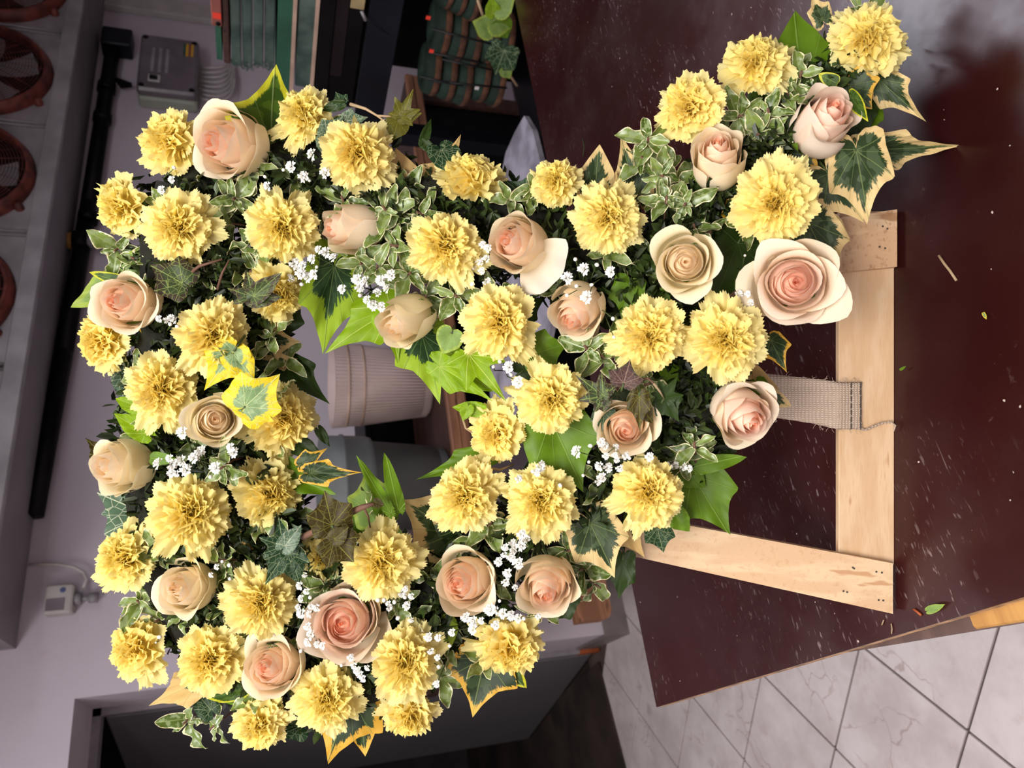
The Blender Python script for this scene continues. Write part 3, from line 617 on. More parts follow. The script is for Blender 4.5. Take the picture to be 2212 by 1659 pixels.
def leg(pts, off, name, mat, up=.62):
    a, b, c, d = [eloc(x, y, off) for x, y in pts]      # bottom outer, bottom inner, top inner, top outer
    k = MB(); e1 = (d-a); e2 = (c-b); s1 = up/e1.length; s2 = up/e2.length
    P = [(a.x, a.y), (b.x, b.y), (b.x+e2.x*s2, b.y+e2.y*s2), (a.x+e1.x*s1, a.y+e1.y*s1)]
    ar = sum(P[i][0]*P[(i+1) % 4][1]-P[(i+1) % 4][0]*P[i][1] for i in range(4)); P = P if ar > 0 else P[::-1]
    k.prism(P, off-BT, off); return k.obj(name, mat, es)
leg([(1929, 1326), (1929, 1217), (1460, 1130), (1400, 1209)], BT+.0003, 'left_leg', M_PINEL, .30)
leg([(1938, 452), (1938, 576), (1812, 588), (1812, 470)], BT+.0003, 'right_foot_block', M_PINED, .05)
leg([(1936, 455), (1936, 570), (1400, 700), (1400, 590)], -BT-.0003, 'right_leg', M_PINEL, .20)
# rear strut held by the jute band
k = MB(); 
back = [Vector((.02, .24, -.10)), Vector((.02, .137, -.29))]
dd = (back[1]-back[0]).normalized(); Mx = Matrix((Vector((1, 0, 0)), dd, Vector((1, 0, 0)).cross(dd))).transposed().to_4x4(); Mx.translation = back[0]
k.box((-.03, 0, -.005), (.03, (back[1]-back[0]).length, .004), Mx); k.obj('rear_strut', M_PINE, es)
# jute strap from rail towards the rear strut
jt = MB(); A1 = eloc(1862, 825, .002); A2 = eloc(1862, 928, .002); jw_ = (A1-A2).length/2; jc = (A1+A2)/2
path = [Vector((jc.x, jc.y, .0025)), Vector((jc.x, yt+.002, .003)), Vector((jc.x+.004, yt+.02, -.012)), Vector((jc.x+.012, yt+.075, -.045)), Vector((jc.x+.02, yt+.10, -.075))]
jl = 0; 
def jf(u, v):
    s = v*(len(path)-1); i = min(int(s), len(path)-2); p = path[i].lerp(path[i+1], s-i)
    return p+Vector((jw_*(2*u-1)*(1-.06*v), .001*math.sin(v*7+u*3), .0012*math.sin(u*math.pi)+.0006*math.sin(u*21+v*13))), (1, 1, 1, 1), (u, v, 0)
jt.grid(14, 30, jf); j_ = jt.obj('jute_band', M_JUTE, es, True)
sm = j_.modifiers.new('thick', 'SOLIDIFY'); sm.thickness = .0022
k = MB()
for yy in (.10, .52):
    for i in range(7):
        x_ = jc.x-jw_+jw_*2*(i+.1)/7; k.tube([(x_, jc.y+(yt-jc.y)*yy, .0042), (x_+jw_*2/9, jc.y+(yt-jc.y)*yy, .0046)], .0007, 5)
k.obj('stitching', M_THREAD, es)
k = MB(); k.tube([eloc(1855, 925, .003), eloc(1870, 929, .004), eloc(1885, 922, .004), eloc(1905, 914, .004), eloc(1925, 912, .005), eloc(1934, 919, .006), eloc(1930, 932, .004)], [.0011, .001, .0012, .0010, .0010, .0010, .0006], 6); k.obj('loose_thread', M_JUTE, es)
random.seed(3); k = MB()
for i in range(60):
    f = random.random(); e = random.choice((-1, 1)); s = f*(len(path)-1); q = min(int(s), len(path)-2); p = path[q].lerp(path[q+1], s-q)+Vector((jw_*e*.97, 0, .001))
    p2 = p+Vector((e*random.uniform(.001, .005), random.uniform(-.004, .004), random.uniform(-.002, .004))); k.tube([p, (p+p2)/2+Vector((0, .001, .001)), p2], .00018, 4, False)
f_ = k.obj('frayed_fibres', M_JUTE, es); f_['kind'] = 'stuff'
k = MB()
for (a, b) in (((1500-1500+1832, 521), (1853, 524)),): pass
for pts in ([(1548+300, 800)],): pass
for x, y in ((1907, 489), (1917, 494), (1900, 533), (1912, 536), (1832+10, 1226), (1845, 1228), (1893, 1235), (1905, 1237), (1822, 1277), (1830, 1279), (1898, 1296), (1908, 1297)):
    c = eloc(x, y, BT+.0005); k.lathe([(.0001, .0004), (.0009, .0003), (.001, 0)], 8, Matrix.Translation(c))
k.obj('staples', M_THREAD, es)

# crumbs on the table
def onT(px, py, h=.0): return hit(px, py, Z=TZ+h)
def crumb(name, label, cat, pts, r, mat):
    k = MB(); c = onT(*pts[0]); k.tube([onT(x, y, .0014)-c for x, y in pts], r, 6); o = k.obj(name, mat, None, True); o.location = c; tag(o, label, cat)
crumb('dry_stalk', 'thin tan dry stalk lying on the brown table in front of the easel', 'stalk', [(2028, 552), (2040, 570), (2052, 585), (2066, 606)], .0012, M_VINE)
crumb('orange_needle', 'small orange-brown needle on the table beside the green leaflet', 'needle', [(1974, 1316), (1982, 1322), (1990, 1329)], .0012, M_ORANGE)
crumb('dry_needle', 'thin dry needle on the table just off the easel foot, tilted', 'needle', [(1909, 1339), (1905, 1350)], .0006, M_VINE)
crumb('pale_needle', 'thin pale needle lying near the table edge', 'needle', [(1925, 1347), (1927, 1358), (1926, 1369)], .0006, M_VINE)
crumb('grass_blade', 'short green blade on the far part of the table behind the arm of the wreath', 'blade', [(1259, 300), (1262, 318), (1259, 338)], .0007, M_STEM)

# ------------------------------------------------------------ leaf meshes
OUT = {
 'broad': [(0, 1.0), (7, .84), (16, .74), (29, .68), (40, .70), (48, .77), (53, .79), (59, .72), (70, .64), (85, .555), (100, .565), (110, .58), (122, .50), (140, .36), (160, .22), (180, .05)],
 'star': [(0, 1.0), (6, .74), (15, .56), (27, .43), (37, .53), (46, .70), (50, .75), (55, .64), (67, .44), (80, .39), (93, .48), (101, .55), (109, .45), (130, .26), (155, .15), (180, .04)],
 'tri': [(0, 1.0), (8, .78), (19, .66), (33, .59), (46, .62), (56, .70), (61, .74), (67, .65), (82, .52), (105, .46), (130, .34), (158, .22), (180, .05)],
 'heart': [(0, 1.0), (8, .88), (20, .76), (40, .67), (58, .585), (78, .53), (100, .48), (125, .42), (150, .32), (168, .2), (180, .06)],
 'lance': [(0, 1.0), (4, .86), (9, .68), (16, .48), (26, .33), (42, .22), (65, .15), (100, .10), (140, .08), (180, .03)],
}
XW = {'broad': 1.26, 'star': 1.16, 'tri': 1.32, 'heart': 1.02, 'lance': .29}
def outline(kind, n):
    P = OUT[kind]; res = []
    for i in range(n):
        a = -180+360*i/n; b = abs(a)
        for q in range(len(P)-1):
            if P[q][0] <= b <= P[q+1][0]:
                f = (b-P[q][0])/(P[q+1][0]-P[q][0]); r1, r2 = P[q][1], P[q+1][1]
                x1, y1 = r1*math.sin(R(P[q][0])), r1*math.cos(R(P[q][0])); x2, y2 = r2*math.sin(R(P[q+1][0])), r2*math.cos(R(P[q+1][0]))
                x, y = x1+(x2-x1)*f, y1+(y2-y1)*f; res.append((x*(1 if a >= 0 else -1), y)); break
    return res
def leaf_mesh(kind, mat, sx, L, seed, droop=.18, cup=.12, wave=.03, n=96):
    rnd = random.Random(seed); o = outline(kind, n); T_ = (0, .2, .4, .6, .75, .86, .94, 1.0)
    cx = .0; cy = .06; ph = rnd.uniform(0, 6); tw = rnd.uniform(-.12, .12); asy = rnd.uniform(-.07, .07)
    mb = MB(); vs = []; ts = []
    def z(x, y):
        ax = abs(x)
        return -droop*(y*abs(y))*.8 + cup*ax*1.1 - droop*1.0*max(0, ax-.25)**1.5*1.6 + tw*x*y + wave*math.sin(5.2*x+ph)*math.cos(4.3*y+ph)+wave*.5*math.sin(11*x-7*y+ph)
    for t in T_:
        for i, (x, y) in enumerate(o):
            a = math.atan2(x, y); xx = cx+(x-cx)*t; yy = cy+(y-cy)*t
            xx += asy*yy*t*.5
            if t > .9: zz = .012*math.sin(a*17+ph)
            else: zz = 0
            vs.append((xx*sx, yy*L, (z(xx, yy)+zz)*L)); ts.append((xx, yy, t))
            if t == 0: break
    # centre + rings
    vs2 = vs; m_ = len(T_)-1; fs = []
    for i in range(n): fs.append((0, 1+i, 1+(i+1) % n))
    for r_ in range(m_-1):
        for i in range(n):
            j = (i+1) % n; a = 1+r_*n; fs.append((a+i, a+n+i, a+n+j, a+j))
    mb.add(vs2, fs, None, ts)
    return mb.mesh('ivy_leaf', mat)

# ------------------------------------------------------------ the wreath (foliage body as one thing)
wr = empty('floral_wreath', WP(850, 850, .02)); tag(wr, 'large wreath of variegated ivy and pittosporum foliage leaning on the easel', 'wreath')
WRL = wr.location.copy()
SK = [(420, 420), (520, 400), (620, 380), (740, 400), (860, 440), (980, 470), (1090, 500), (1200, 540), (1310, 600), (1420, 660), (1520, 740), (1520, 850), (1430, 960), (1330, 1040), (1200, 1110), (1080, 1180), (980, 1260), (900, 1360), (800, 1440), (690, 1460), (560, 1430), (450, 1340), (390, 1230), (360, 1110), (350, 980), (370, 860), (380, 740), (385, 620), (390, 520)]
ARM = [(1380, 600), (1480, 480), (1580, 380), (1690, 280), (1800, 180), (1880, 110)]
IN2 = [(480, 700), (465, 900), (480, 1050), (510, 1180), (600, 1310), (720, 1390), (860, 1400), (960, 1330)]
IN = [(470, 560), (540, 650), (520, 800), (540, 950), (570, 1080), (640, 1200), (740, 1260), (860, 1200)]
def dens(pl, close, step=14):
    out = []; n = len(pl)
    for i in range(n if close else n-1):
        a, b = pl[i], pl[(i+1) % n]; d = math.dist(a, b); k_ = max(1, int(d/step))
        for q in range(k_): out.append((a[0]+(b[0]-a[0])*q/k_, a[1]+(b[1]-a[1])*q/k_))
    return out
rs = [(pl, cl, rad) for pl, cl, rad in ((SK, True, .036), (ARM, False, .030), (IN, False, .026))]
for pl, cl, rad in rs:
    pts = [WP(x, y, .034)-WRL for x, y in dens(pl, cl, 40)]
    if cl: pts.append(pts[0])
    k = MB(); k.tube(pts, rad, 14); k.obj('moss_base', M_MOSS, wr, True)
# small dark filler leaves, uncountable
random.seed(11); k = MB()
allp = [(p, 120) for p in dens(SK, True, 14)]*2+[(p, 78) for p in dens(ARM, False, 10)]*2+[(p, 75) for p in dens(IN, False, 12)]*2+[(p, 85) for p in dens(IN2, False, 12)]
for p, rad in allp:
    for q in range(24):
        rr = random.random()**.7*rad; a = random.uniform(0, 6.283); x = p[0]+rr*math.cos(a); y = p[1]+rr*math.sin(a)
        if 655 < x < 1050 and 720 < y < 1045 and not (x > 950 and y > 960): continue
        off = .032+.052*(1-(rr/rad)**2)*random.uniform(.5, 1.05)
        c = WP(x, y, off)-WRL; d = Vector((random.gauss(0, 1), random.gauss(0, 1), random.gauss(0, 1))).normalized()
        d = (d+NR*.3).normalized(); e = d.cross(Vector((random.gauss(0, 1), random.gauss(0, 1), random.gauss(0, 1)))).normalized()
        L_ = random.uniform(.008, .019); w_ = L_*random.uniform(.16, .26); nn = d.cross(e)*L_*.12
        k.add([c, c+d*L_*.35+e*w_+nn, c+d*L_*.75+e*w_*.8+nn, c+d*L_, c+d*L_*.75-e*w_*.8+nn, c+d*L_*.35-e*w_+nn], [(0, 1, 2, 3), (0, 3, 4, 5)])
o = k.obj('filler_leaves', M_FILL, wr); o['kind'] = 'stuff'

def place_leaf(kind, mat, base, tip, wpx, off=.075, doff=0.0, roll=0, seed=0, droop=.16, cup=.10, petiole=True, parent=wr, planeP=None):
    P = planeP or WP
    b = P(base[0], base[1], off); t = P(tip[0], tip[1], off+doff); y = t-b; L = y.length; y.normalize()
    dep = (b-EYE).dot(FW); sx = wpx/FPX*dep/XW[kind]
    v = (EYE-b).normalized(); x = y.cross(v).normalized(); z = x.cross(y).normalized()
    if roll:
        Rm = Matrix.Rotation(R(roll), 3, y); x = Rm@x; z = Rm@z; sx = sx/max(.35, abs(math.cos(R(roll))))
    me = leaf_mesh(kind, LM[mat], sx, L, seed or int(base[0]*7+base[1]), droop, cup)
    M = Matrix((x, y, z)).transposed().to_4x4(); M.translation = b-parent.location
    o = link(me, 'ivy_leaf', parent); o.matrix_local = M
    if petiole:
        k = MB(); k.tube([(0, .01*L, 0), (0, -.15*L, -.04*L), (0, -.28*L, -.25*L), (0, -.34*L, -.7*L)], .0011, 6); s = k.obj('petiole', M_STEM, o, True)
    return o
LEAVES = [
 ('tri', 'VY', (585, 305), (597, 138), 215, .06, .02, 12), ('heart', 'VY', (470, 405), (372, 385), 85, .06, 0, 0),
 ('heart', 'PG', (285, 600), (143, 660), 75, .04, .01, 20), ('heart', 'PG', (320, 565), (225, 585), 60, .045, 0, 0), ('lance', 'VY', (290, 615), (186, 588), 28, .05, .01, 0),
 ('broad', 'BG', (395, 612), (322, 570), 95, .10, .01, 10), ('star', 'BG', (547, 642), (533, 583), 95, .135, .005, 0), ('heart', 'BG', (548, 640), (606, 590), 42, .137, .01, 0), ('heart', 'BG', (546, 645), (607, 641), 42, .132, .0, 0),
 ('broad', 'VL', (722, 575), (700, 762), 130, .055, .02, -8), ('tri', 'LM', (845, 665), (697, 762), 115, .07, .012, 15), ('tri', 'LM', (838, 655), (862, 785), 90, .065, .01, 0),
 ('tri', 'VL', (912, 722), (950, 868), 150, .055, .02, 0), ('star', 'LM', (1013, 765), (1092, 863), 110, .10, .015, 0), ('tri', 'LM', (950, 790), (1062, 868), 78, .085, .01, 18), ('heart', 'PG', (975, 720), (955, 765), 60, .09, 0, 0), ('heart', 'LM', (1000, 800), (1065, 845), 55, .07, 0, 0),
 ('lance', 'GV', (845, 1110), (773, 988), 26, .10, .03, 0), ('lance', 'GV', (862, 1105), (835, 986), 34, .095, .03, 0), ('broad', 'PG', (812, 1110), (790, 1010), 105, .05, .01, 0), ('broad', 'GV', (800, 1110), (772, 1170), 105, .045, 0, 0), ('heart', 'GV', (830, 1080), (850, 1140), 60, .08, 0, 0),
 ('tri', 'GV', (1048, 985), (896, 1036), 70, .06, .01, 0), ('broad', 'VC', (985, 1150), (868, 1078), 175, .05, .02, 10), ('broad', 'VC', (1000, 1140), (925, 1272), 140, .05, .01, -10),
 ('broad', 'GV', (1190, 905), (1262, 1062), 165, .085, .01, 0), ('broad', 'GV', (1150, 765), (1232, 740), 90, .08, 0, 0), ('heart', 'DG', (1130, 800), (1180, 760), 60, .06, 0, 0),
 ('broad', 'DG', (1400, 568), (1285, 592), 100, .06, 0, 0), ('broad', 'GV', (1360, 615), (1342, 690), 78, .08, 0, 0), ('broad', 'DG', (1595, 525), (1530, 680), 130, .06, .01, 0), ('heart', 'GV', (1425, 640), (1445, 700), 40, .07, 0, 0), ('heart', 'DG', (1500, 610), (1480, 690), 90, .055, 0, 0),
 ('heart', 'GV', (1735, 215), (1718, 16), 150, .05, .01, 8), ('heart', 'GV', (1790, 225), (1822, 130), 60, .05, .01, 0), ('tri', 'VC', (1862, 322), (2096, 324), 85, .06, .01, 20), ('tri', 'VC', (1898, 170), (1996, 264), 80, .07, .01, 10), ('broad', 'VC', (1850, 325), (1876, 478), 130, .085, .01, 0), ('broad', 'VO', (1835, 185), (1885, 235), 100, .08, .0, 0), ('lance', 'VY', (1808, 180), (1768, 160), 30, .09, 0, 0), ('heart', 'VY', (1840, 210), (1873, 260), 30, .1, .01, 0),
 ('broad', 'VC', (1790, 375), (1868, 480), 120, .07, 0, 0), ('broad', 'VC', (1745, 480), (1812, 612), 120, .06, .0, -10), ('heart', 'VC', (1760, 480), (1838, 525), 70, .055, .0, 0), ('heart', 'VO', (1700, 330), (1770, 415), 85, .06, 0, 0), ('broad', 'DG', (1780, 320), (1830, 410), 70, .055, 0, 0),
 ('tri', 'VO', (1665, 735), (1700, 803), 70, .05, .01, 0), ('heart', 'CR', (1560, 790), (1690, 842), 70, .045, .0, 0), ('heart', 'CR', (1570, 790), (1520, 860), 100, .06, .0, 0), ('lance', 'VC', (1640, 845), (1710, 882), 40, .06, 0, 0),
 ('broad', 'GV', (1495, 1025), (1577, 1158), 135, .05, .01, 0), ('lance', 'GV', (1490, 1010), (1612, 983), 40, .065, .01, 0), ('heart', 'GV', (1475, 1015), (1525, 1055), 60, .06, 0, 0), ('heart', 'GV', (1455, 1110), (1490, 1150), 50, .07, 0, 0),
 ('broad', 'DK', (1420, 1142), (1433, 1193), 66, .065, .01, 0), ('broad', 'VC', (1275, 1130), (1331, 1248), 130, .075, .01, 0), ('broad', 'CR', (1330, 1118), (1394, 1208), 70, .05, 0, 0), ('broad', 'DG', (1345, 1210), (1335, 1298), 62, .04, .0, 0), ('broad', 'DG', (1222, 1290), (1185, 1350), 70, .04, 0, 0),
 ('tri', 'VO', (1048, 1420), (1018, 1552), 170, .055, .01, 0), ('lance', 'VY', (1085, 1430), (1135, 1488), 40, .05, .01, 0), ('tri', 'VY', (1010, 1425), (975, 1475), 60, .05, .0, 0),
 ('tri', 'VO', (757, 1500), (703, 1659), 190, .06, .01, 0), ('heart', 'VO', (775, 1500), (790, 1638), 80, .05, .01, 0), ('heart', 'VC', (730, 1470), (815, 1500), 90, .05, 0, 0), ('tri', 'VO', (690, 1500), (622, 1545), 80, .045, 0, 0),
 ('tri', 'CR', (435, 1470), (312, 1529), 85, .05, .0, 0), ('heart', 'GV', (575, 1480), (455, 1510), 70, .06, 0, 0), ('heart', 'VY', (520, 1490), (440, 1510), 40, .07, 0, 0),
 ('broad', 'GG', (322, 1112), (204, 1062), 150, .062, 0, 0), ('broad', 'GG', (275, 1110), (250, 1150), 90, .04, 0, 0), ('broad', 'DK', (335, 1160), (320, 1215), 80, .05, 0, 0), ('tri', 'BR', (228, 985), (182, 945), 50, .03, .0, 0),
 ('heart', 'LM', (315, 935), (243, 892), 48, .085, 0, 0), ('heart', 'LM', (300, 880), (246, 858), 38, .08, 0, 0), ('lance', 'LM', (318, 940), (304, 885), 14, .09, .0, 0), ('broad', 'LM', (325, 925), (412, 980), 100, .06, 0, 0), ('heart', 'LM', (340, 915), (305, 895), 40, .07, 0, 0), ('lance', 'GV', (325, 990), (380, 990), 30, .1, .0, 0),
 ('tri', 'VG', (505, 758), (440, 848), 105, .115, .0, 0), ('heart', 'VG', (505, 765), (548, 820), 65, .113, 0, 0), ('broad', 'VG', (530, 878), (602, 812), 120, .13, .005, 0), ('heart', 'VG', (525, 880), (590, 908), 45, .128, 0, 0),
 ('broad', 'DK', (415, 770), (312, 745), 90, .06, 0, 0), ('broad', 'DK', (345, 710), (325, 790), 80, .055, 0, 0), ('heart', 'GG', (275, 790), (262, 870), 60, .04, 0, 0),
 ('star', 'DK', (612, 1180), (602, 1118), 95, .125, .005, 0), ('heart', 'GG', (615, 1180), (650, 1135), 42, .13, .0, 0), ('tri', 'DK', (620, 1190), (568, 1268), 78, .12, 0, 0), ('heart', 'DK', (622, 1195), (668, 1215), 45, .12, 0, 0), ('heart', 'DK', (628, 1200), (648, 1262), 50, .118, 0, 0),
 ('broad', 'BR', (718, 1135), (700, 1062), 100, .135, .005, 0), ('broad', 'BR', (722, 1168), (765, 1215), 95, .14, .0, 0), ('heart', 'BR', (722, 1168), (705, 1232), 42, .138, .0, 0), ('heart', 'BR', (722, 1165), (752, 1140), 40, .141, 0, 0), ('heart', 'BR', (810, 1085), (830, 1092), 22, .12, 0, 0),
 ('heart', 'GV', (520, 990), (716, 1063), 95, .06, .015, 0), ('tri', 'VO', (652, 1002), (706, 970), 48, .08, .0, 0), ('tri', 'VO', (670, 1022), (775, 1022), 62, .085, .01, 0), ('heart', 'DG', (640, 960), (692, 980), 45, .06, 0, 0),
 ('broad', 'VC', (555, 735), (645, 737), 90, .06, 0, 0), ('broad', 'VC', (560, 790), (640, 778), 85, .055, 0, 0), ('broad', 'DG', (600, 690), (655, 640), 90, .05, 0, 0), ('tri', 'VO', (650, 640), (680, 620), 50, .05, 0, 0), ('tri', 'DG', (620, 790), (710, 870), 90, .05, .01, 0), ('heart', 'DG', (560, 570), (620, 600), 60, .06, 0, 0),
 ('heart', 'VC', (1285, 425), (1294, 310), 82, .06, .01, 0), ('tri', 'VC', (1375, 425), (1338, 286), 105, .055, .01, 0), ('heart', 'CR', (1300, 430), (1335, 370), 50, .065, 0, 0),
 ('heart', 'CR', (880, 440), (852, 318), 105, .06, .01, 0), ('tri', 'CR', (935, 430), (995, 288), 110, .05, .01, 0), ('broad', 'DG', (905, 430), (960, 500), 120, .045, 0, 0),
 ('star', 'OL', (868, 252), (893, 190), 62, .085, .01, 0), ('heart', 'OL', (868, 255), (912, 245), 28, .085, .0, 0), ('heart', 'OL', (860, 262), (848, 302), 52, .08, 0, 0), ('heart', 'OL', (870, 240), (848, 228), 28, .08, 0, 0),
 ('tri', 'GG', (706, 295), (744, 246), 62, .085, .0, 0), ('heart', 'GG', (703, 300), (700, 338), 40, .085, 0, 0), ('tri', 'GG', (748, 262), (795, 252), 52, .08, 0, 0), ('heart', 'DG', (735, 225), (690, 238), 24, .08, 0, 0), ('tri', 'DK', (738, 222), (724, 196), 42, .08, 0, 0), ('heart', 'DG', (915, 305), (932, 255), 22, .06, 0, 0), ('heart', 'DG', (915, 310), (945, 330), 24, .06, 0, 0),
 ('tri', 'PU', (1347, 828), (1362, 776), 82, .12, .0, 0), ('star', 'BG', (1303, 856), (1243, 808), 82, .118, .0, 0), ('heart', 'BG', (1300, 860), (1305, 890), 42, .115, 0, 0), ('heart', 'BG', (1304, 856), (1297, 810), 26, .119, 0, 0), ('broad', 'DK', (1305, 890), (1300, 935), 55, .1, 0, 0),
 ('star', 'DG', (1435, 860), (1466, 812), 66, .115, 0, 0), ('tri', 'DG', (1434, 862), (1468, 912), 72, .113, 0, 0), ('tri', 'BR', (1381, 855), (1383, 932), 58, .128, .0, 0), ('heart', 'BR', (1378, 870), (1412, 915), 44, .12, 0, 0),
 ('tri', 'VO', (1330, 1060), (1265, 1085), 60, .07, 0, 0), ('tri', 'VO', (1300, 1000), (1285, 1080), 50, .06, 0, 0), ('heart', 'CR', (1480, 920), (1535, 905), 70, .06, 0, 0), ('heart', 'VC', (1475, 930), (1525, 950), 60, .065, 0, 0), ('heart', 'VC', (1400, 970), (1470, 1000), 90, .05, 0, 0),
 ('broad', 'GV', (925, 1290), (960, 1360), 120, .06, 0, 0), ('heart', 'DG', (890, 1300), (930, 1345), 100, .05, 0, 0), ('heart', 'VL', (955, 1345), (975, 1400), 60, .07, 0, 0), ('heart', 'VL', (905, 1375), (930, 1430), 60, .055, 0, 0),
 ('tri', 'VC', (720, 1240), (770, 1275), 80, .07, 0, 0), ('heart', 'GV', (600, 1250), (640, 1285), 50, .07, 0, 0), ('heart', 'GV', (640, 1220), (570, 1180), 60, .06, 0, 0), ('broad', 'VO', (540, 1140), (590, 1160), 80, .055, 0, 0), ('heart', 'VC', (1330, 500), (1310, 560), 60, .05, 0, 0), ('heart', 'VO', (1250, 520), (1225, 560), 45, .055, 0, 0), ('broad', 'DG', (1110, 680), (1180, 640), 70, .045, 0, 0), ('broad', 'DG', (480, 590), (440, 540), 70, .05, 0, 0), ('broad', 'DK', (450, 600), (490, 660), 60, .05, 0, 0), ('broad', 'DG', (1550, 880), (1500, 930), 80, .045, 0, 0), ('heart', 'DG', (1250, 1250), (1290, 1210), 60, .05, 0, 0), ('broad', 'DG', (960, 640), (1010, 600), 80, .045, 0, 0), ('broad', 'DG', (380, 1330), (340, 1380), 80, .045, 0, 0), ('broad', 'DK', (430, 1200), (470, 1190), 60, .05, 0, 0),
]
for i, l in enumerate(LEAVES):
    kind, mt, b, t, w_, off, do, roll = l
    place_leaf(kind, mt, b, t, w_, off, do, roll, seed=100+i, petiole=(w_ > 45))
# twigs of the ivy shoots
def twig(pts, r=.0016, mat=None):
    k = MB(); P = [WP(x, y, o)-WRL for x, y, o in pts]; k.tube(P, [r*(1-.5*i/(len(P)-1)) for i in range(len(P))], 7); k.obj('twig', mat or M_TWIG, wr, True)
twig([(655, 1160, .12), (690, 1142, .135), (718, 1135, .13)], .003); twig([(762, 1105, .12), (785, 1095, .13), (808, 1088, .13)], .0032); twig([(700, 1150, .13), (715, 1158, .135), (722, 1170, .14)], .0012)
twig([(785, 1095, .13), (795, 1115, .12), (800, 1140, .1)], .0012); twig([(757, 225, .08), (790, 235, .085), (815, 250, .085), (868, 252, .085)], .0016, M_VINE); twig([(815, 250, .085), (835, 265, .08), (838, 275, .08)], .001, M_VINE)
twig([(400, 600, .09), (430, 575, .1), (480, 560, .1)], .0018); twig([(470, 625, .09), (480, 590, .1), (495, 562, .1)], .0014); twig([(1340, 830, .1), (1375, 822, .115), (1400, 818, .115), (1412, 828, .12)], .0016); twig([(1412, 828, .12), (1425, 845, .12), (1434, 860, .115)], .0012, M_VINE)
twig([(1000, 905, .08), (1006, 925, .08), (1025, 938, .08), (1040, 938, .06)], .0012, M_VINE); twig([(1050, 1010, .07), (1080, 1015, .08), (1110, 1003, .07)], .0015, M_VINE); twig([(670, 1020, .06), (655, 1060, .05), (650, 1090, .04)], .0016, M_STEM)
for kind, mt, b, t, w_, off in (('heart', 'LM', (1035, 885), (975, 880), 34, .085), ('heart', 'LM', (1010, 880), (1000, 910), 30, .09), ('heart', 'DG', (690, 930), (712, 965), 22, .05), ('heart', 'PG', (862, 1165), (848, 1130), 24, .06), ('heart', 'PG', (1065, 880), (1100, 870), 34, .07)):
    place_leaf(kind, mt, b, t, w_, off, 0, 0, petiole=False)

# ------------------------------------------------------------ pittosporum sprigs
def pitt_mesh(seed, wf=.46):
    rnd = random.Random(seed); ph = rnd.uniform(0, 6); mb = MB(); cv = rnd.uniform(.05, .5); fr2 = rnd.uniform(9, 13); am = rnd.uniform(.07, .12)
    def f(u, v):
        a = 2*u-1; w_ = wf*.5*(math.sin(math.pi*min(1, v*.97+.02))**.62)*(1-.25*(v-.5)) ; x = a*w_; ed = abs(a)**2.5
        wv = am*ed*math.sin(v*fr2+ph+(1.3 if a > 0 else 0))
        return Vector((x+.35*wv*a, v, wv+.22*abs(a)*w_*2-cv*v*v*.6)), (1, 1, 1, 1), (x, v, abs(a) if .04 < v < .96 else 1)
    mb.grid(9, 15, f); return mb.mesh('pittosporum_leaf', M_PITT)
PM = [pitt_mesh(i, .42+.05*(i % 4)) for i in range(8)]
SPR = [(505, 430, 8, .085), (480, 480, 6, .07), (560, 520, 7, .075), (545, 585, 6, .07), (740, 430, 7, .085), (690, 460, 6, .06), (830, 450, 7, .09), (850, 530, 6, .085), (905, 460, 7, .08), (880, 410, 5, .07), (815, 575, 7, .085), (780, 570, 5, .08),
 (885, 590, 7, .085), (920, 640, 6, .08), (985, 640, 6, .085), (1060, 640, 6, .075), (1095, 430, 6, .06), (1115, 470, 5, .06), (1400, 300, 7, .075), (1385, 345, 6, .07), (1430, 380, 8, .09), (1440, 430, 8, .095), (1480, 440, 6, .095), (1500, 490, 6, .08), (1530, 500, 5, .075),
 (1600, 250, 8, .08), (1640, 290, 7, .08), (1660, 240, 7, .085), (1700, 200, 6, .08), (1730, 160, 5, .08), (1570, 300, 6, .07), (1760, 220, 5, .09), (1870, 20, 6, .05), (1265, 750, 6, .09), (1300, 770, 6, .085), (1330, 760, 5, .08),
 (1110, 1150, 6, .075), (1170, 1180, 6, .07), (1230, 1190, 6, .075), (1255, 1230, 6, .07), (1290, 1265, 5, .06), (1060, 1130, 6, .08), (1040, 1160, 5, .07), (960, 1400, 5, .06), (430, 1180, 6, .085), (480, 1210, 5, .08), (300, 1300, 7, .06), (340, 1340, 7, .065), (430, 1345, 6, .07), (480, 1370, 6, .08), (400, 1560, 6, .03), (460, 1570, 6, .04), (600, 1380, 6, .06),
 (480, 1010, 7, .11), (395, 545, 6, .075), (250, 540, 5, .05), (290, 560, 5, .06), (350, 560, 5, .07), (700, 510, 5, .06), (1500, 960, 7, .09), (1470, 990, 5, .08), (1440, 930, 6, .07), (1560, 870, 4, .06), (1210, 620, 5, .06), (1000, 1390, 5, .05), (870, 1380, 4, .05), (1400, 830, 5, .07), (690, 1390, 5, .06), (420, 480, 5, .08)]
random.seed(5); cnt = 0; extra = MB()
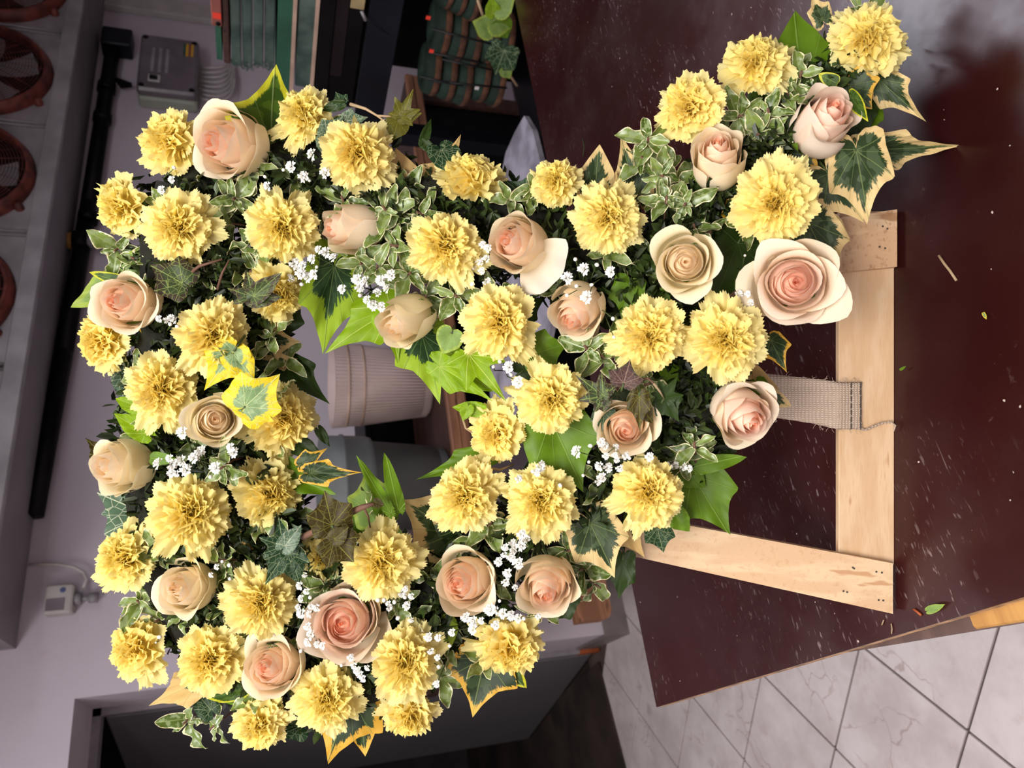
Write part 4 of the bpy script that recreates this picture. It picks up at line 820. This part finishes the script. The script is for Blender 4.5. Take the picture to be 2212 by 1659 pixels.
for i, (x, y, n, off) in enumerate(SPR):
    c = WP(x, y, off); dep = (c-EYE).dot(FW)
    sp = empty('pittosporum_sprig', c-WRL); sp.parent = wr
    tilt = Vector((random.gauss(0, .35), random.gauss(0, .35), 0)); ax = (NR+RT*tilt.x+UP*tilt.y).normalized()
    e1 = ax.cross(Vector((.3, .5, .8))).normalized(); e2 = ax.cross(e1); a0 = random.uniform(0, 6.28)
    k = MB(); k.tube([-ax*.045+e1*.006, -ax*.02, ax*.004], .0011, 6); k.obj('sprig_stem', M_TWIG, sp, True)
    for q in range(n):
        a = a0+q*2.4+random.uniform(-.3, .3); el = random.uniform(-.05, .75)*(1-.3*(q > n-3)); out = (e1*math.cos(a)+e2*math.sin(a))
        d = (out*math.cos(el)+ax*math.sin(el)).normalized(); nrm = (ax*math.cos(el)-out*math.sin(el)); nrm = (nrm+Vector((random.gauss(0, .25), random.gauss(0, .25), random.gauss(0, .25)))).normalized()
        xx = d.cross(nrm).normalized(); zz = xx.cross(d)
        s = random.uniform(44, 74)/FPX*dep*(1.0 if q < n-2 else .65)
        M = Matrix((xx*s, d*s, zz*s)).transposed().to_4x4(); M.translation = -ax*.012*(1-q/n)+d*.0015
        o = link(PM[random.randrange(8)], 'leaf', sp); o.matrix_local = M
        cnt += 1
print('pitt leaves', cnt)
def holeish(x, y): return 640 < x < 1060 and 700 < y < 1060
random.seed(77); k = MB()
bg = [p for p in dens(SK, True, 10)]+[p for p in dens(ARM, False, 10)]+[p for p in dens(IN, False, 8)]+[p for p in dens(IN2, False, 10)]
for i in range(150):
    p = random.choice(bg); x = p[0]+random.gauss(0, 62); y = p[1]+random.gauss(0, 62)
    if holeish(x, y): continue
    off = random.uniform(.045, .078); c = WP(x, y, off)-WRL; dep = .66
    ax = (NR+RT*random.gauss(0, .5)+UP*random.gauss(0, .5)).normalized(); e1 = ax.cross(Vector((.3, .5, .8))).normalized(); e2 = ax.cross(e1); a0 = random.uniform(0, 6)
    for q in range(5):
        a = a0+q*2.4; el = random.uniform(.0, .8); out = e1*math.cos(a)+e2*math.sin(a); d = (out*math.cos(el)+ax*math.sin(el)).normalized(); nrm = ax*math.cos(el)-out*math.sin(el)
        xx = d.cross(nrm).normalized(); zz = xx.cross(d); s = random.uniform(.018, .028); wf = random.uniform(.40, .52); ph = random.uniform(0, 6)
        def f(u, v):
            b = 2*u-1; w_ = wf*.5*(math.sin(math.pi*min(1, v*.97+.02))**.62); x_ = b*w_
            P = c+(xx*x_+d*v+zz*(.10*abs(b)**2*math.sin(v*10+ph+b)+.2*abs(b)*w_*2-.2*v*v))*s
            return P, (1, 1, 1, 1), (x_+i*.37, v+q*.7, abs(b) if .04 < v < .96 else 1)
        k.grid(5, 9, f)
o = k.obj('pittosporum_undergrowth', M_PITT, wr, True); o['kind'] = 'stuff'
for i in range(75):
    p = random.choice(bg); x = p[0]+random.gauss(0, 70); y = p[1]+random.gauss(0, 70)
    if holeish(x, y): continue
    a = random.uniform(0, 6.28); L_ = random.uniform(45, 85)
    x2, y2 = x+L_*math.cos(a), y+L_*math.sin(a)
    if holeish(x2, y2): continue
    place_leaf(random.choice(('broad', 'heart', 'tri', 'broad')), random.choice(('DG', 'DK', 'DG', 'GV', 'VC', 'VO', 'DK')), (x, y), (x2, y2), L_*random.uniform(.75, 1.1), random.uniform(.04, .062), random.uniform(-.01, .01), random.uniform(-25, 25), 900+i, petiole=False)

# ------------------------------------------------------------ gypsophila
def gyp_mesh(seed, n=12):
    rnd = random.Random(seed); mb = MB()
    for i in range(n):
        f = i/n; a = i*2.4+rnd.uniform(-.2, .2); el = R(8+74*f); dirv = Vector((math.cos(a)*math.cos(el), math.sin(a)*math.cos(el), math.sin(el)))
        sd = dirv.cross(Vector((0, 0, 1))).normalized(); up_ = sd.cross(dirv)
        def pf(u, v):
            b = 2*u-1; w_ = .42*(v**.6)*(1-.25*(v > .95)); r_ = .25+.8*v-(.12*(abs(b) < .3) if v > .95 else 0)
            return dirv*r_+sd*(b*w_)+up_*(.12*math.sin(v*3)+.10*math.cos(b*4+i)*v), (1, 1, 1, 1), (u, v, 0)
        mb.grid(5, 4, pf)
    return mb.mesh('floret', M_GYP)
GM = [gyp_mesh(i) for i in range(4)]
def bud_mesh():
    mb = MB(); mb.lathe([(.0001, -.9), (.35, -.8), (.62, -.3), (.7, .2), (.5, .7), (.2, .85), (.0001, .8)], 12); return mb.mesh('bud', M_GYP)
GB = bud_mesh()
GY = {
 'a': [(630, 360, 12), (655, 382, 12), (677, 335, 13), (703, 375, 12), (580, 402, 10), (612, 367, 5), (669, 390, 5), (573, 382, 5)],
 'b': [(635, 570, 13), (650, 592, 12), (665, 600, 12), (680, 592, 11), (705, 546, 12), (722, 558, 10), (625, 603, 10), (690, 540, 9), (675, 560, 10), (652, 614, 6), (684, 577, 5), (655, 575, 10)],
 'c': [(740, 625, 10), (771, 603, 12), (776, 620, 11), (793, 609, 12), (824, 605, 12), (843, 594, 12), (815, 634, 10), (838, 624, 10), (806, 660, 12), (823, 663, 11), (795, 648, 10), (778, 638, 6), (830, 610, 9)],
 'd': [(1055, 537, 9), (1042, 528, 8), (1035, 565, 10), (1050, 608, 10), (1020, 614, 6), (1052, 560, 9), (1023, 575, 8), (1040, 585, 8)],
 'e': [(1225, 602, 14), (1262, 583, 14), (1268, 643, 14), (1320, 587, 12), (1243, 560, 6), (1245, 618, 6), (1225, 638, 6), (1289, 572, 6), (1278, 615, 5), (1324, 688, 6), (1326, 728, 5)],
 'f': [(1594, 636, 10), (1615, 635, 7), (1608, 655, 10), (1620, 655, 9), (1600, 588, 5), (1609, 552, 4)],
 'g': [(345, 688, 8), (358, 693, 7), (370, 687, 8), (378, 692, 8), (383, 705, 5), (368, 700, 6)],
 'h': [(345, 1003, 13), (369, 989, 10), (370, 1003, 12), (394, 994, 13), (420, 990, 12), (402, 1016, 13), (432, 973, 12), (466, 1010, 13), (395, 935, 13), (370, 1023, 9), (382, 1022, 8), (505, 978, 12), (500, 965, 10), (455, 1030, 6), (430, 985, 10)],
 'i': [(1100, 793, 13), (1119, 825, 13), (1080, 781, 6), (1066, 792, 5), (1104, 810, 5)],
 'j': [(1248, 976, 13), (1298, 955, 10), (1306, 963, 9), (1329, 966, 8), (1308, 985, 8), (1328, 983, 7), (1297, 1005, 12), (1312, 1010, 11), (1300, 1030, 11), (1290, 1040, 9), (1350, 984, 9), (1332, 993, 7), (1338, 1010, 9), (1275, 963, 6), (1272, 998, 5), (1260, 1027, 5), (1360, 990, 5), (1403, 987, 10)],
 'k': [(1165, 1007, 13), (1160, 1020, 9), (1119, 1034, 9), (1210, 1048, 6), (1150, 1018, 5)],
 'l': [(1126, 1154, 11), (1106, 1172, 9), (1126, 1179, 12), (1091, 1181, 9), (1110, 1188, 9), (1089, 1196, 8), (1104, 1202, 11), (1119, 1216, 13), (1097, 1236, 11), (1092, 1256, 10), (1077, 1213, 10), (1113, 1270, 7), (1079, 1298, 5), (1137, 1165, 10)],
 'm': [(1005, 1332, 11), (1021, 1341, 12), (1023, 1360, 11), (1040, 1340, 8), (1058, 1316, 13), (1088, 1326, 11), (1103, 1329, 11), (1121, 1336, 10), (1132, 1336, 6), (1162, 1331, 7), (1074, 1318, 10), (977, 1365, 9), (1070, 1350, 10), (925, 1375, 10), (947, 1377, 8)],
 'n': [(658, 1240, 7), (650, 1264, 10), (652, 1293, 8), (670, 1290, 6), (663, 1276, 8), (645, 1312, 7), (652, 1324, 11), (685, 1310, 10), (672, 1310, 7), (664, 1352, 9), (673, 1370, 10), (668, 1385, 11), (671, 1325, 9), (685, 1392, 7), (698, 1395, 8)],
 'o': [(868, 1280, 10), (875, 1272, 7), (890, 1285, 9), (817, 1296, 6), (830, 1296, 6), (840, 1312, 8), (880, 1310, 10), (840, 1303, 7), (860, 1335, 6), (888, 1336, 8), (852, 1300, 6), (875, 1290, 6)],
 'p': [(470, 1224, 7), (495, 1221, 6), (497, 1250, 5), (480, 1213, 5), (458, 1240, 7)],
 'q': [(757, 1420, 8), (766, 1436, 9), (778, 1455, 9), (795, 1440, 8), (772, 1448, 9), (738, 1437, 5), (650, 1406, 5), (785, 1465, 8)],
 'r': [(372, 388, 8), (350, 410, 9), (376, 362, 5)], 's': [(345, 1376, 6), (337, 1388, 3)],
 't': [(1475, 1008, 9), (1460, 1005, 8), (1488, 1012, 8), (1440, 1004, 7), (1450, 1008, 6)],
 'u': [(945, 1420, 7), (948, 1440, 6), (943, 1477, 8), (930, 1405, 8), (972, 1395, 5)],
}
random.seed(9)
for key, fl_l in GY.items():
    cx = sum(f[0] for f in fl_l)/len(fl_l); cy = sum(f[1] for f in fl_l)/len(fl_l)
    root0 = WP(cx, cy, .03); sp = empty('gypsophila_spray', root0-WRL); sp.parent = wr; k = MB()
    for (x, y, r_) in fl_l:
        off = .125+random.uniform(-.008, .012)
        if key in 'adfrst': off -= .03
        p = WP(x, y, off)-root0; dep = (p+root0-EYE).dot(FW); s = r_/FPX*dep*1.05
        d = (NR+Vector((random.gauss(0, .35), random.gauss(0, .35), random.gauss(0, .35)))).normalized(); e = d.cross(Vector((.2, .4, .9))).normalized(); g = d.cross(e)
        M = Matrix((e*s, g*s, d*s)).transposed().to_4x4(); M.translation = p
        o = link(GM[random.randrange(4)] if r_ > 6 else GB, 'floret' if r_ > 6 else 'bud', sp); o.matrix_local = M
        mid = p*.55+Vector((random.gauss(0, .004), random.gauss(0, .004), random.gauss(0, .004)))
        k.tube([Vector((0, 0, 0)), mid, p-d*s*.3], [.0006, .00045, .0004], 5)
    k.obj('spray_stems', M_STEM, sp, True)

# ------------------------------------------------------------ carnations
def bez(P, t):
    a = 1-t; return tuple(a*a*a*P[0][i]+3*a*a*t*P[1][i]+3*a*t*t*P[2][i]+t*t*t*P[3][i] for i in range(2))
def carn_petal(mb, rnd, phi, r_, h, h2, W, ruf, inner, nu=25, nv=8):
    P = ((.01, -.55), (.04, -.12), (max(.06, r_*.45), h), (r_, h2)); ph = rnd.uniform(0, 6); fq = rnd.uniform(3.8, 6.8); tw = rnd.uniform(-.5, .5); lean = rnd.uniform(-.35, .35)*inner; sd = rnd.uniform(0, 50); bend = rnd.uniform(-.15, .15)
    def f(u, v):
        a = 2*u-1; out = 1-.13*a*a+.035*math.sin(a*6.5+sd)
        if v > .99: out += (.016 if int(round(u*(nu-1))) % 2 else -.014)+rnd.uniform(-.01, .01)
        vv = v*out; r0, z0 = bez(P, min(1.04, vv)); half = W*(.10+.9*min(1, vv)**1.15); x = a*half; 
        ruf_ = ruf*(v**2)*math.sin(a*fq+ph)+ruf*.5*(v**3)*math.sin(a*fq*2.3+ph*2)
        up_ = mnoise.noise(Vector((a*1.5+sd, v*1.5, 0)))*.13*v+lean*a*half*v
        # ruffle displaces along petal normal: mix of z and -r
        slope = (P[3][1]-P[2][1])/max(.05, (P[3][0]-P[2][0])); an = math.atan(slope) if inner < .6 else math.atan2(P[3][1]-P[1][1], max(.03, P[3][0]-P[1][0]))
        nr_, nz = -math.sin(an), math.cos(an)
        rr = r0+(ruf_+up_)*nr_; zz = z0+(ruf_+up_)*nz+.10*a*a*half*(1-inner); ang = phi+tw*v*.3
        cx, cy = math.cos(ang), math.sin(ang); x2 = x+bend*v*v*.3
        # wrap petal around the head
        curl = x2*x2*.35/max(.25, r0) if r0 > .05 else 0
        rr -= curl*(1 if inner > .3 else .5)
        return Vector((cx*rr-cy*x2, cy*rr+cx*x2, zz)), (1, 1, 1, 1), (a, v, inner)
    mb.grid(nu, nv, f)
def carnation(seed):
    rnd = random.Random(seed); outer = []
    n = 7
    for i in range(n):
        mb = MB(); carn_petal(mb, rnd, i*2*math.pi/n+rnd.uniform(-.34, .34), rnd.uniform(.88, 1.10), rnd.uniform(-.02, .12), rnd.uniform(-.25, .2), rnd.uniform(.52, .68), .10, 0, 31, 9)
        outer.append(mb.mesh('petal', M_CARN))
    g0 = rnd.uniform(0, 6.28)
    for i in range(2):                            # two guard petals fallen open on one side
        mb = MB(); carn_petal(mb, rnd, g0+i*rnd.uniform(.7, 1.1), rnd.uniform(1.16, 1.30), 0, rnd.uniform(-.3, .0), rnd.uniform(.36, .46), .08, 0, 27, 9); outer.append(mb.mesh('petal', M_CARN))
    mb = MB()
    for (n, r_, h, h2, W, ruf, inn) in ((6, .88, .16, .08, .56, .11, .15), (8, .78, .30, .26, .46, .12, .35), (8, .66, .42, .40, .42, .14, .5), (8, .52, .50, .50, .38, .15, .6), (8, .38, .54, .56, .34, .15, .75), (7, .24, .54, .60, .30, .14, .85), (5, .10, .50, .58, .25, .12, 1)):
        for i in range(n):
            carn_petal(mb, rnd, i*2*math.pi/n+rnd.uniform(-.5, .5), r_*rnd.uniform(.8, 1.15), h+rnd.uniform(-.07, .07), h2+rnd.uniform(-.11, .11), W*rnd.uniform(.85, 1.15), ruf, inn, 23, 8)
    def dome(u, v):  # added filler under the ruffles so the centre does not fall into shadow
        a = u*2*math.pi; r_ = .60*v; return Vector((r_*math.cos(a), r_*math.sin(a), .34-.45*v*v+.03*math.sin(a*7)*v)), (1, 1, 1, 1), (u, .6, 1)
    mb.grid(25, 6, dome)
    return outer, mb.mesh('ruffled_petals', M_CARN)
CV = [carnation(s) for s in (21, 22, 23, 24, 25, 26)]
k = MB(); k.lathe([(.0001, -1.35), (.10, -1.33), (.17, -1.2), (.19, -.9), (.17, -.55), (.22, -.40), (.18, -.42), (.12, -.6)], 20); CALYX = k.mesh('calyx', M_CALYX)
k = MB(); k.tube([(0, 0, -1.3), (.02, 0, -2.0)], .05, 8); CSTEM = k.mesh('stem', M_STEM)
def facing(px, py, off, tx, ty):
    c = WP(px, py, off); v = (EYE-c).normalized(); q = math.sqrt(max(.02, 1-tx*tx-ty*ty))
    xr = DN-v*DN.dot(v); xr.normalize(); yr = (-RT)-v*(-RT).dot(v); yr = (yr-xr*yr.dot(xr)).normalized()
    z = (v*q+xr*tx+yr*ty).normalized(); return c, z, (c-EYE).dot(FW)
def basis(z, spin):
    x = z.cross(Vector((.31, .22, .93))).normalized(); y = z.cross(x); return x*math.cos(spin)+y*math.sin(spin), -x*math.sin(spin)+y*math.cos(spin)
CAR = [
 (370, 308, 76, -.50, -.30, 'yellow carnation between the junction box and the big half-open peach rose'),
 (268, 447, 74, -.70, -.02, 'yellow carnation facing the fan unit, directly left of the large full carnation'),
 (385, 492, 80, -.25, -.05, 'large full yellow carnation overlapped by a small cream-edged leaf at its side'),
 (657, 250, 68, -.20, -.50, 'yellow carnation at the top edge, directly below the green boards on the rack'),
 (772, 332, 78, .05, -.25, 'yellow carnation beside four white florets and the tan cream leaf'),
 (608, 492, 80, -.05, -.15, 'bright yellow carnation with a tall petal, above the white florets at the inner edge'),
 (602, 635, 66, .30, .15, 'shaded yellow carnation partly hidden by a dark three-pointed ivy leaf'),
 (462, 727, 82, .05, .05, 'yellow carnation touching the tip of the golden variegated ivy leaf'),
 (226, 737, 74, -.72, .02, 'yellow carnation at the outer left edge below the small peach rose, seen side-on'),
 (350, 842, 80, -.22, -.02, 'yellow carnation above the lime green ivy shoot'),
 (610, 905, 80, .30, .05, 'shaded yellow carnation on the inner edge beside the beige ribbed pot'),
 (412, 1108, 88, .05, .05, 'widest yellow carnation with an orange-tinted centre, beside the grey veined leaf'),
 (583, 1068, 76, .30, .08, 'shaded yellow carnation on the inner edge beside the dark grey bucket'),
 (272, 1206, 78, -.50, .0, 'yellow carnation nearest the wall thermostat, below the grey veined leaf'),
 (565, 1302, 76, .05, .08, 'yellow carnation between the cream rose and the open peach rose'),
 (697, 1205, 48, .05, .15, 'small yellow carnation hidden behind the bronze ivy leaf'),
 (823, 1215, 80, .0, -.02, 'yellow carnation just below the lime leaves at the lower side of the opening'),
 (300, 1400, 72, -.62, .15, 'yellow carnation on the lower left edge, seen from the side above the tan leaf'),
 (454, 1424, 76, -.25, .18, 'yellow carnation beside the tan pointed leaf, with one petal sticking out'),
 (560, 1566, 66, -.20, .55, 'yellow carnation hanging lowest left in front of the grey door'),
 (706, 1508, 76, .0, .30, 'yellow carnation sitting on the ochre-edged leaf that reaches the bottom border'),
 (875, 1432, 80, .02, .05, 'yellow carnation with a pale raised petal, near the bottom of the ring'),
 (885, 1540, 66, .05, .78, 'small drooping yellow carnation at the bottom, tucked under another carnation'),
 (1100, 1396, 80, .08, .60, 'yellow carnation above the pointed variegated leaf in front of the white wall corner'),
 (1018, 390, 80, .0, -.78, 'flat yellow carnation seen side-on beside the large tan ivy leaf'),
 (1200, 395, 62, -.15, -.50, 'small yellow carnation at the upper edge next to the marbled board'),
 (1312, 472, 78, .05, -.20, 'yellow carnation below the two pointed cream-edged leaves'),
 (962, 533, 82, -.12, -.05, 'yellow carnation left of the peach rose that has a fallen-open petal'),
 (1079, 697, 82, -.05, .0, 'yellow carnation beside the bright lime ivy leaf'),
 (1190, 863, 80, -.05, .0, 'yellow carnation above the big plain green ivy leaf'),
 (1072, 938, 68, -.42, .10, 'yellow carnation jutting into the opening at its right end'),
 (1003, 1075, 80, -.12, .0, 'yellow carnation beside the big cream and grey-green leaf'),
 (1168, 1082, 80, -.05, .05, 'yellow carnation between the big green leaf and the cluster of white buds'),
 (1403, 726, 82, -.08, .0, 'bright yellow carnation next to the purple ivy leaf'),
 (1565, 737, 88, .05, .0, 'round yellow carnation with a dense ruffled centre, nearest the jute band'),
 (1400, 1065, 80, .0, .05, 'yellow carnation above the small dark ivy leaf on the easel leg'),
 (1672, 440, 92, .08, -.02, 'largest round yellow carnation on the arm, above the pinkish open rose'),
 (1490, 232, 78, -.40, -.15, 'yellow carnation on the arm standing against the table, above the small peach rosebud'),
 (1632, 142, 80, -.05, -.60, 'yellow carnation on the arm leaning against the large green leaf'),
 (1872, 88, 86, .10, -.45, 'yellow carnation at the very end of the arm, nearest the table glare'),
]
for i, (x, y, r_, tx, ty, lab) in enumerate(CAR):
    tl0 = math.hypot(tx, ty); kf = min(1.32, .94/max(.01, tl0)); tx *= kf; ty *= kf; tl = math.hypot(tx, ty); off = .112-.05*tl
    if 'haded' in lab or 'hidden behind' in lab: off = .075
    c, z, dep = facing(x, y, off, tx, ty); s = r_/FPX*dep*1.0; c = c-z*s*.08
    rd = random.Random(i*13+5); X, Y = basis(z, rd.uniform(0, 6.28))
    root = empty('carnation'); M = Matrix((X*s, Y*s, z*s*rd.uniform(.92, 1.08))).transposed().to_4x4(); M.translation = c; root.matrix_world = M
    tag(root, lab, 'carnation', 'yellow carnations in the wreath')
    outer, inner = CV[i % 6]
    for me in outer: link(me, 'petal', root)
    link(inner, 'ruffled_petals', root); link(CALYX, 'calyx', root); link(CSTEM, 'stem', root)

# ------------------------------------------------------------ roses
def mixc(a, b, f): return tuple(a[i]+(b[i]-a[i])*f for i in range(3))+(1,)
PAL = {'peach': (lin('FFC9A6'), lin('FFE6CA'), lin('FCECD0')), 'cream': (lin('FFE4BA'), lin('FFEFD0'), lin('FAEECA')), 'pink': (lin('FFBE9E'), lin('FFE2D0'), lin('FCEEDE'))}
def rose_petal(mb, rnd, phi, f, o, pal, outerness, nu=13, nv=10):
    c_in, c_mid, c_out = PAL[pal]
    rm = .06+(.44+.26*o)*f**.85; rb_ = .05+.16*f
    rr = rm*(.80+.10*f+(.10+.42*o)*outerness); zt = .42-(.16+.42*o)*f**1.6+rnd.uniform(-.03, .03); zm = -.45
    span = R(118-62*f) if f < .99 else R(56); span *= rnd.uniform(.92, 1.08)
    sp_ = .13*(1-f*.4); curl = (.06+.15*o)*outerness*rnd.uniform(.3, 1.7); dx, dy = rnd.gauss(0, .022+.012*f), rnd.gauss(0, .022+.012*f); zt += rnd.uniform(-.09, .05)*outerness; pk = rnd.uniform(-.05, .07); tq = rnd.random(); ph = rnd.uniform(0, 6); skew = rnd.uniform(-.06, .06)
    P = ((rb_, -.98), (rm*1.25+.05, -.85), (rm*1.12+.02, zt-.45), (rr, zt)); pt = rnd.uniform(.0, .07)
    def g(u, v):
        a = 2*u-1; vv = v*(1-.26*abs(a)**2.6+pt*max(0, 1-abs(a)*3)+skew*a)
        r0, z0 = bez(P, vv)
        tp = max(0, (vv-.78)/.22)
        r0 += curl*tp**1.6; z0 -= curl*.75*tp**2.4*outerness
        r0 *= 1+sp_*a
        rip = .016*math.sin(a*7+ph)*v*v*(.5+outerness); r0 += rip; z0 += .018*math.sin(a*5+ph*2)*v*v*outerness
        r0 *= 1+pk*math.cos(a*math.pi)*v; an = phi+a*span
        col = mixc(c_in, c_mid, min(1, f*1.9)) if f < .52 else mixc(c_mid, c_out, min(1, (f-.52)/.4))
        edge = max(0, (v-.86)/.14); col = mixc(col, lin('FFF4E2'), .5*edge); col = mixc(col, lin('F2DFA0'), .35*tq*outerness)
        if outerness > .8: col = mixc(col, lin('DDD69A'), .30*max(0, 1-v*1.4)); 
        return Vector((r0*math.cos(an)+dx, r0*math.sin(an)+dy, z0)), col, (a, v*1.5+f*7, f*3)
    mb.grid(nu, nv, g)
def rose(seed, o, pal):
    rnd = random.Random(seed); mb = MB(); outer = []; n = 19+int(5*o)
    for i in range(n):
        f = (i+.6)/n; ph = i*2.3999+rnd.uniform(-.12, .12)
        if f < .66: rose_petal(mb, rnd, ph, f, o, pal, max(0, (f-.42)/.5), 13, 8)
        else:
            m2 = MB(); rose_petal(m2, rnd, ph, f, o, pal, min(1, (f-.42)/.5), 15, 11); outer.append(m2.mesh('petal', M_ROSE))
    # heart of the bud: closed tight cone
    def hf(u, v):
        a = u*4*math.pi; r_ = .015+.035*u*(.6+.4*v); return Vector((r_*math.cos(a), r_*math.sin(a), .05+.36*v)), PAL[pal][0], (u, v, 0)
    mb.grid(26, 4, hf)
    def dome(u, v):  # added floor between the petals, keeps shadow out of the deep slots
        a = u*2*math.pi; r_ = (.34+.22*o)*v; return Vector((r_*math.cos(a), r_*math.sin(a), .27-.10*v-(.25+.35*o)*v*v)), mixc(PAL[pal][0], PAL[pal][1], v), (u, v, 0)
    mb.grid(25, 7, dome)
    return outer, mb.mesh('inner_petals', M_ROSE)
k = MB(); k.lathe([(.0001, -1.28), (.08, -1.27), (.15, -1.16), (.19, -1.03), (.21, -.95), (.0001, -.92)], 16)
for i in range(5):
    a0 = i*2*math.pi/5
    def sf(u, v, a0=a0):
        b = (2*u-1)*.30*(1-v)**.7*(.6+.8*min(1, v*3)); r_ = .2+.40*math.sin(v*1.5); z_ = -.97+.55*v-.10*math.sin(v*3); an = a0+b*1.1/max(.5, r_*2)
        return Vector((r_*math.cos(an), r_*math.sin(an), z_)), (1, 1, 1, 1), (u, v, 0)
    k.grid(5, 8, sf)
RCAL = k.mesh('calyx', M_SEPAL)
# x, y, scale px, tilt, openness, palette
ROS = [
 (500, 314, 90, -.66, -.10, .55, 'peach', 'big half-open peach rose at the upper left, with a torn papery outer petal'),
 (276, 652, 74, -.58, -.08, .55, 'peach', 'peach rose at the left edge beside pale pointed green leaves'),
 (268, 1005, 76, -.80, .10, .40, 'cream', 'cream rose facing left beside the lime shoot, with green sepals showing'),
 (464, 906, 64, .0, .02, .70, 'cream', 'cream rose with a tight spiral centre below the golden variegated leaf'),
 (406, 1268, 72, -.58, .02, .45, 'cream', 'cream rose between the thermostat-side carnation and the lower carnations'),
 (592, 1440, 76, -.50, .12, .65, 'peach', 'pale peach rose above the lowest left carnation'),
 (745, 1345, 90, -.2, .08, .85, 'pink', 'large open pink-peach rose at the bottom of the ring'),
 (1005, 1255, 78, -.40, .15, .55, 'peach', 'peach rose to the left of the cluster of white gypsophila buds'),
 (1183, 1263, 76, -.10, .50, .55, 'peach', 'peach rose nearest the white wall corner, below the white buds'),
 (772, 492, 72, -.88, .02, .08, 'peach', 'narrow peach rosebud lying sideways among wavy leaves'),
 (882, 690, 70, -.62, .35, .05, 'cream', 'closed cream rosebud at the top side of the opening above a lime leaf'),
 (1122, 530, 76, -.48, -.20, .20, 'peach', 'peach rose with one large white petal fallen open'),
 (1250, 672, 74, -.40, .45, .45, 'peach', 'peach rose with a white floret lying across its back'),
 (1480, 565, 74, .0, .0, .75, 'cream', 'cream-yellow rose facing forward between two dark green leaves'),
 (1716, 610, 88, .06, .0, 1.0, 'pink', 'fully open pinkish rose beside the brown end of the easel rail'),
 (1547, 346, 72, .0, -.62, .25, 'peach', 'upright peach rosebud in the middle of the arm'),
 (1774, 268, 82, .36, -.55, .15, 'pink', 'tall pink-peach rosebud near the end of the arm'),
 (1352, 925, 68, -.08, .22, .75, 'peach', 'peach rose partly covered by a bronze ivy leaf'),
 (1603, 890, 84, .42, .42, .45, 'pink', 'pale pink rose drooping towards the jute band'),
]
rc = {}
for i, (x, y, r_, tx, ty, o_, pal, lab) in enumerate(ROS):
    tl = math.hypot(tx, ty); off = .118-.045*tl
    c, z, dep = facing(x, y, off, tx, ty); s = r_/FPX*dep*1.04*(1.22 if o_ < .3 else 1.08 if o_ < .6 else 1.0)
    c = c+z*s*(.15-.1*o_)+z*s*.25*tl
    rd = random.Random(i*31+2); X, Y = basis(z, rd.uniform(0, 6.28))
    root = empty('rose'); M = Matrix((X*s, Y*s, z*s)).transposed().to_4x4(); M.translation = c; root.matrix_world = M
    tag(root, lab, 'rose', 'roses in the wreath')
    outer, inner = rose(200+i, o_, pal)
    for me in outer: link(me, 'petal', root)
    link(inner, 'inner_petals', root); link(RCAL, 'calyx', root)
    k = MB(); k.tube([(0, 0, -1.2), (0, .03, -1.75)], .06, 8); k.obj('stem', M_STEM, root, True)
    if 'fallen open' in lab:
        # wide white guard petal
        def wp(u, v):
            a = 2*u-1; an = R(a*52*(1-.2*v)); r2 = .30+.95*v*(1-.10*a*a)+.03*math.sin(a*9)*v; zz = -.55+.35*math.sin(v*1.9)-.12*v*v+.10*a*a*v+.03*math.sin(a*8)*v
            return Vector((r2*math.cos(an), r2*math.sin(an), zz)), mixc(lin('E0CCA6'), lin('EDE4D6'), v), (a, v, 0)
        mb = MB(); mb.grid(21, 12, wp); po = link(mb.mesh('fallen_petal', M_ROSE), 'fallen_petal', root); po['label'] = 'large white petal'
        d3 = (DN*.8-RT*.62).normalized(); loc = Vector((d3.dot(X), d3.dot(Y), 0)); po.rotation_euler = (0, 0, math.atan2(loc.y, loc.x))

# loose leaf on the table and ivy trail
def TP(px, py, off=0): return hit(px, py, Z=TZ+.003+off)
def loose(name, label, b, t, w_, kind, mt, off=.002):
    B = TP(*b, off); root = empty(name, B); o = place_leaf(kind, mt, b, t, w_, off, 0, 0, petiole=False, parent=root, planeP=TP, droop=.05, cup=.05); o.name = 'leaf_blade'; tag(root, label, 'leaf')
loose('loose_leaflet', 'small pale green serrated leaflet lying loose on the table near its edge', (2008, 1318), (2040, 1306), 17, 'heart', 'PG')
loose('leaf_fragment', 'tiny green leaf scrap on the table beyond the easel rail', (1946, 798), (1957, 791), 6, 'heart', 'GV')
loose('petal_fragment', 'tiny yellow petal scrap on the brown table', (2125, 678), (2131, 690), 7, 'heart', 'VG')
tv = empty('ivy_trail', hit(1090, 90, Z=TZ+.03)); tag(tv, 'ivy trail with green leaves lying over the far table edge by the rack', 'ivy')
def TQ(px, py, off=0): return hit(px, py, X=1.62-off)
k = MB(); P = [TQ(1032, 0), TQ(1042, 30), TQ(1052, 55), TQ(1062, 80), TQ(1070, 88), TQ(1085, 130), TQ(1100, 160), TQ(1117, 185)]; k.tube([p-tv.location for p in P], .0035, 7); k.obj('vine', M_VINE, tv, True)
for b, t, w_, mt, kd in (((1090, 108), (1068, 168), 72, 'DK', 'broad'), ((1060, 62), (1023, 45), 52, 'PG', 'heart'), ((1068, 45), (1108, 60), 60, 'PG', 'heart'), ((1075, 20), (1112, -5), 50, 'PG', 'heart'), ((1080, 50), (1098, 84), 50, 'GV', 'heart'), ((1066, 30), (1062, -5), 34, 'LM', 'heart'), ((1090, 150), (1102, 172), 28, 'PG', 'heart')):
    place_leaf(kd, mt, b, t, w_, .02, 0, 0, parent=tv, planeP=TQ, petiole=False)
bpy.context.view_layer.update()
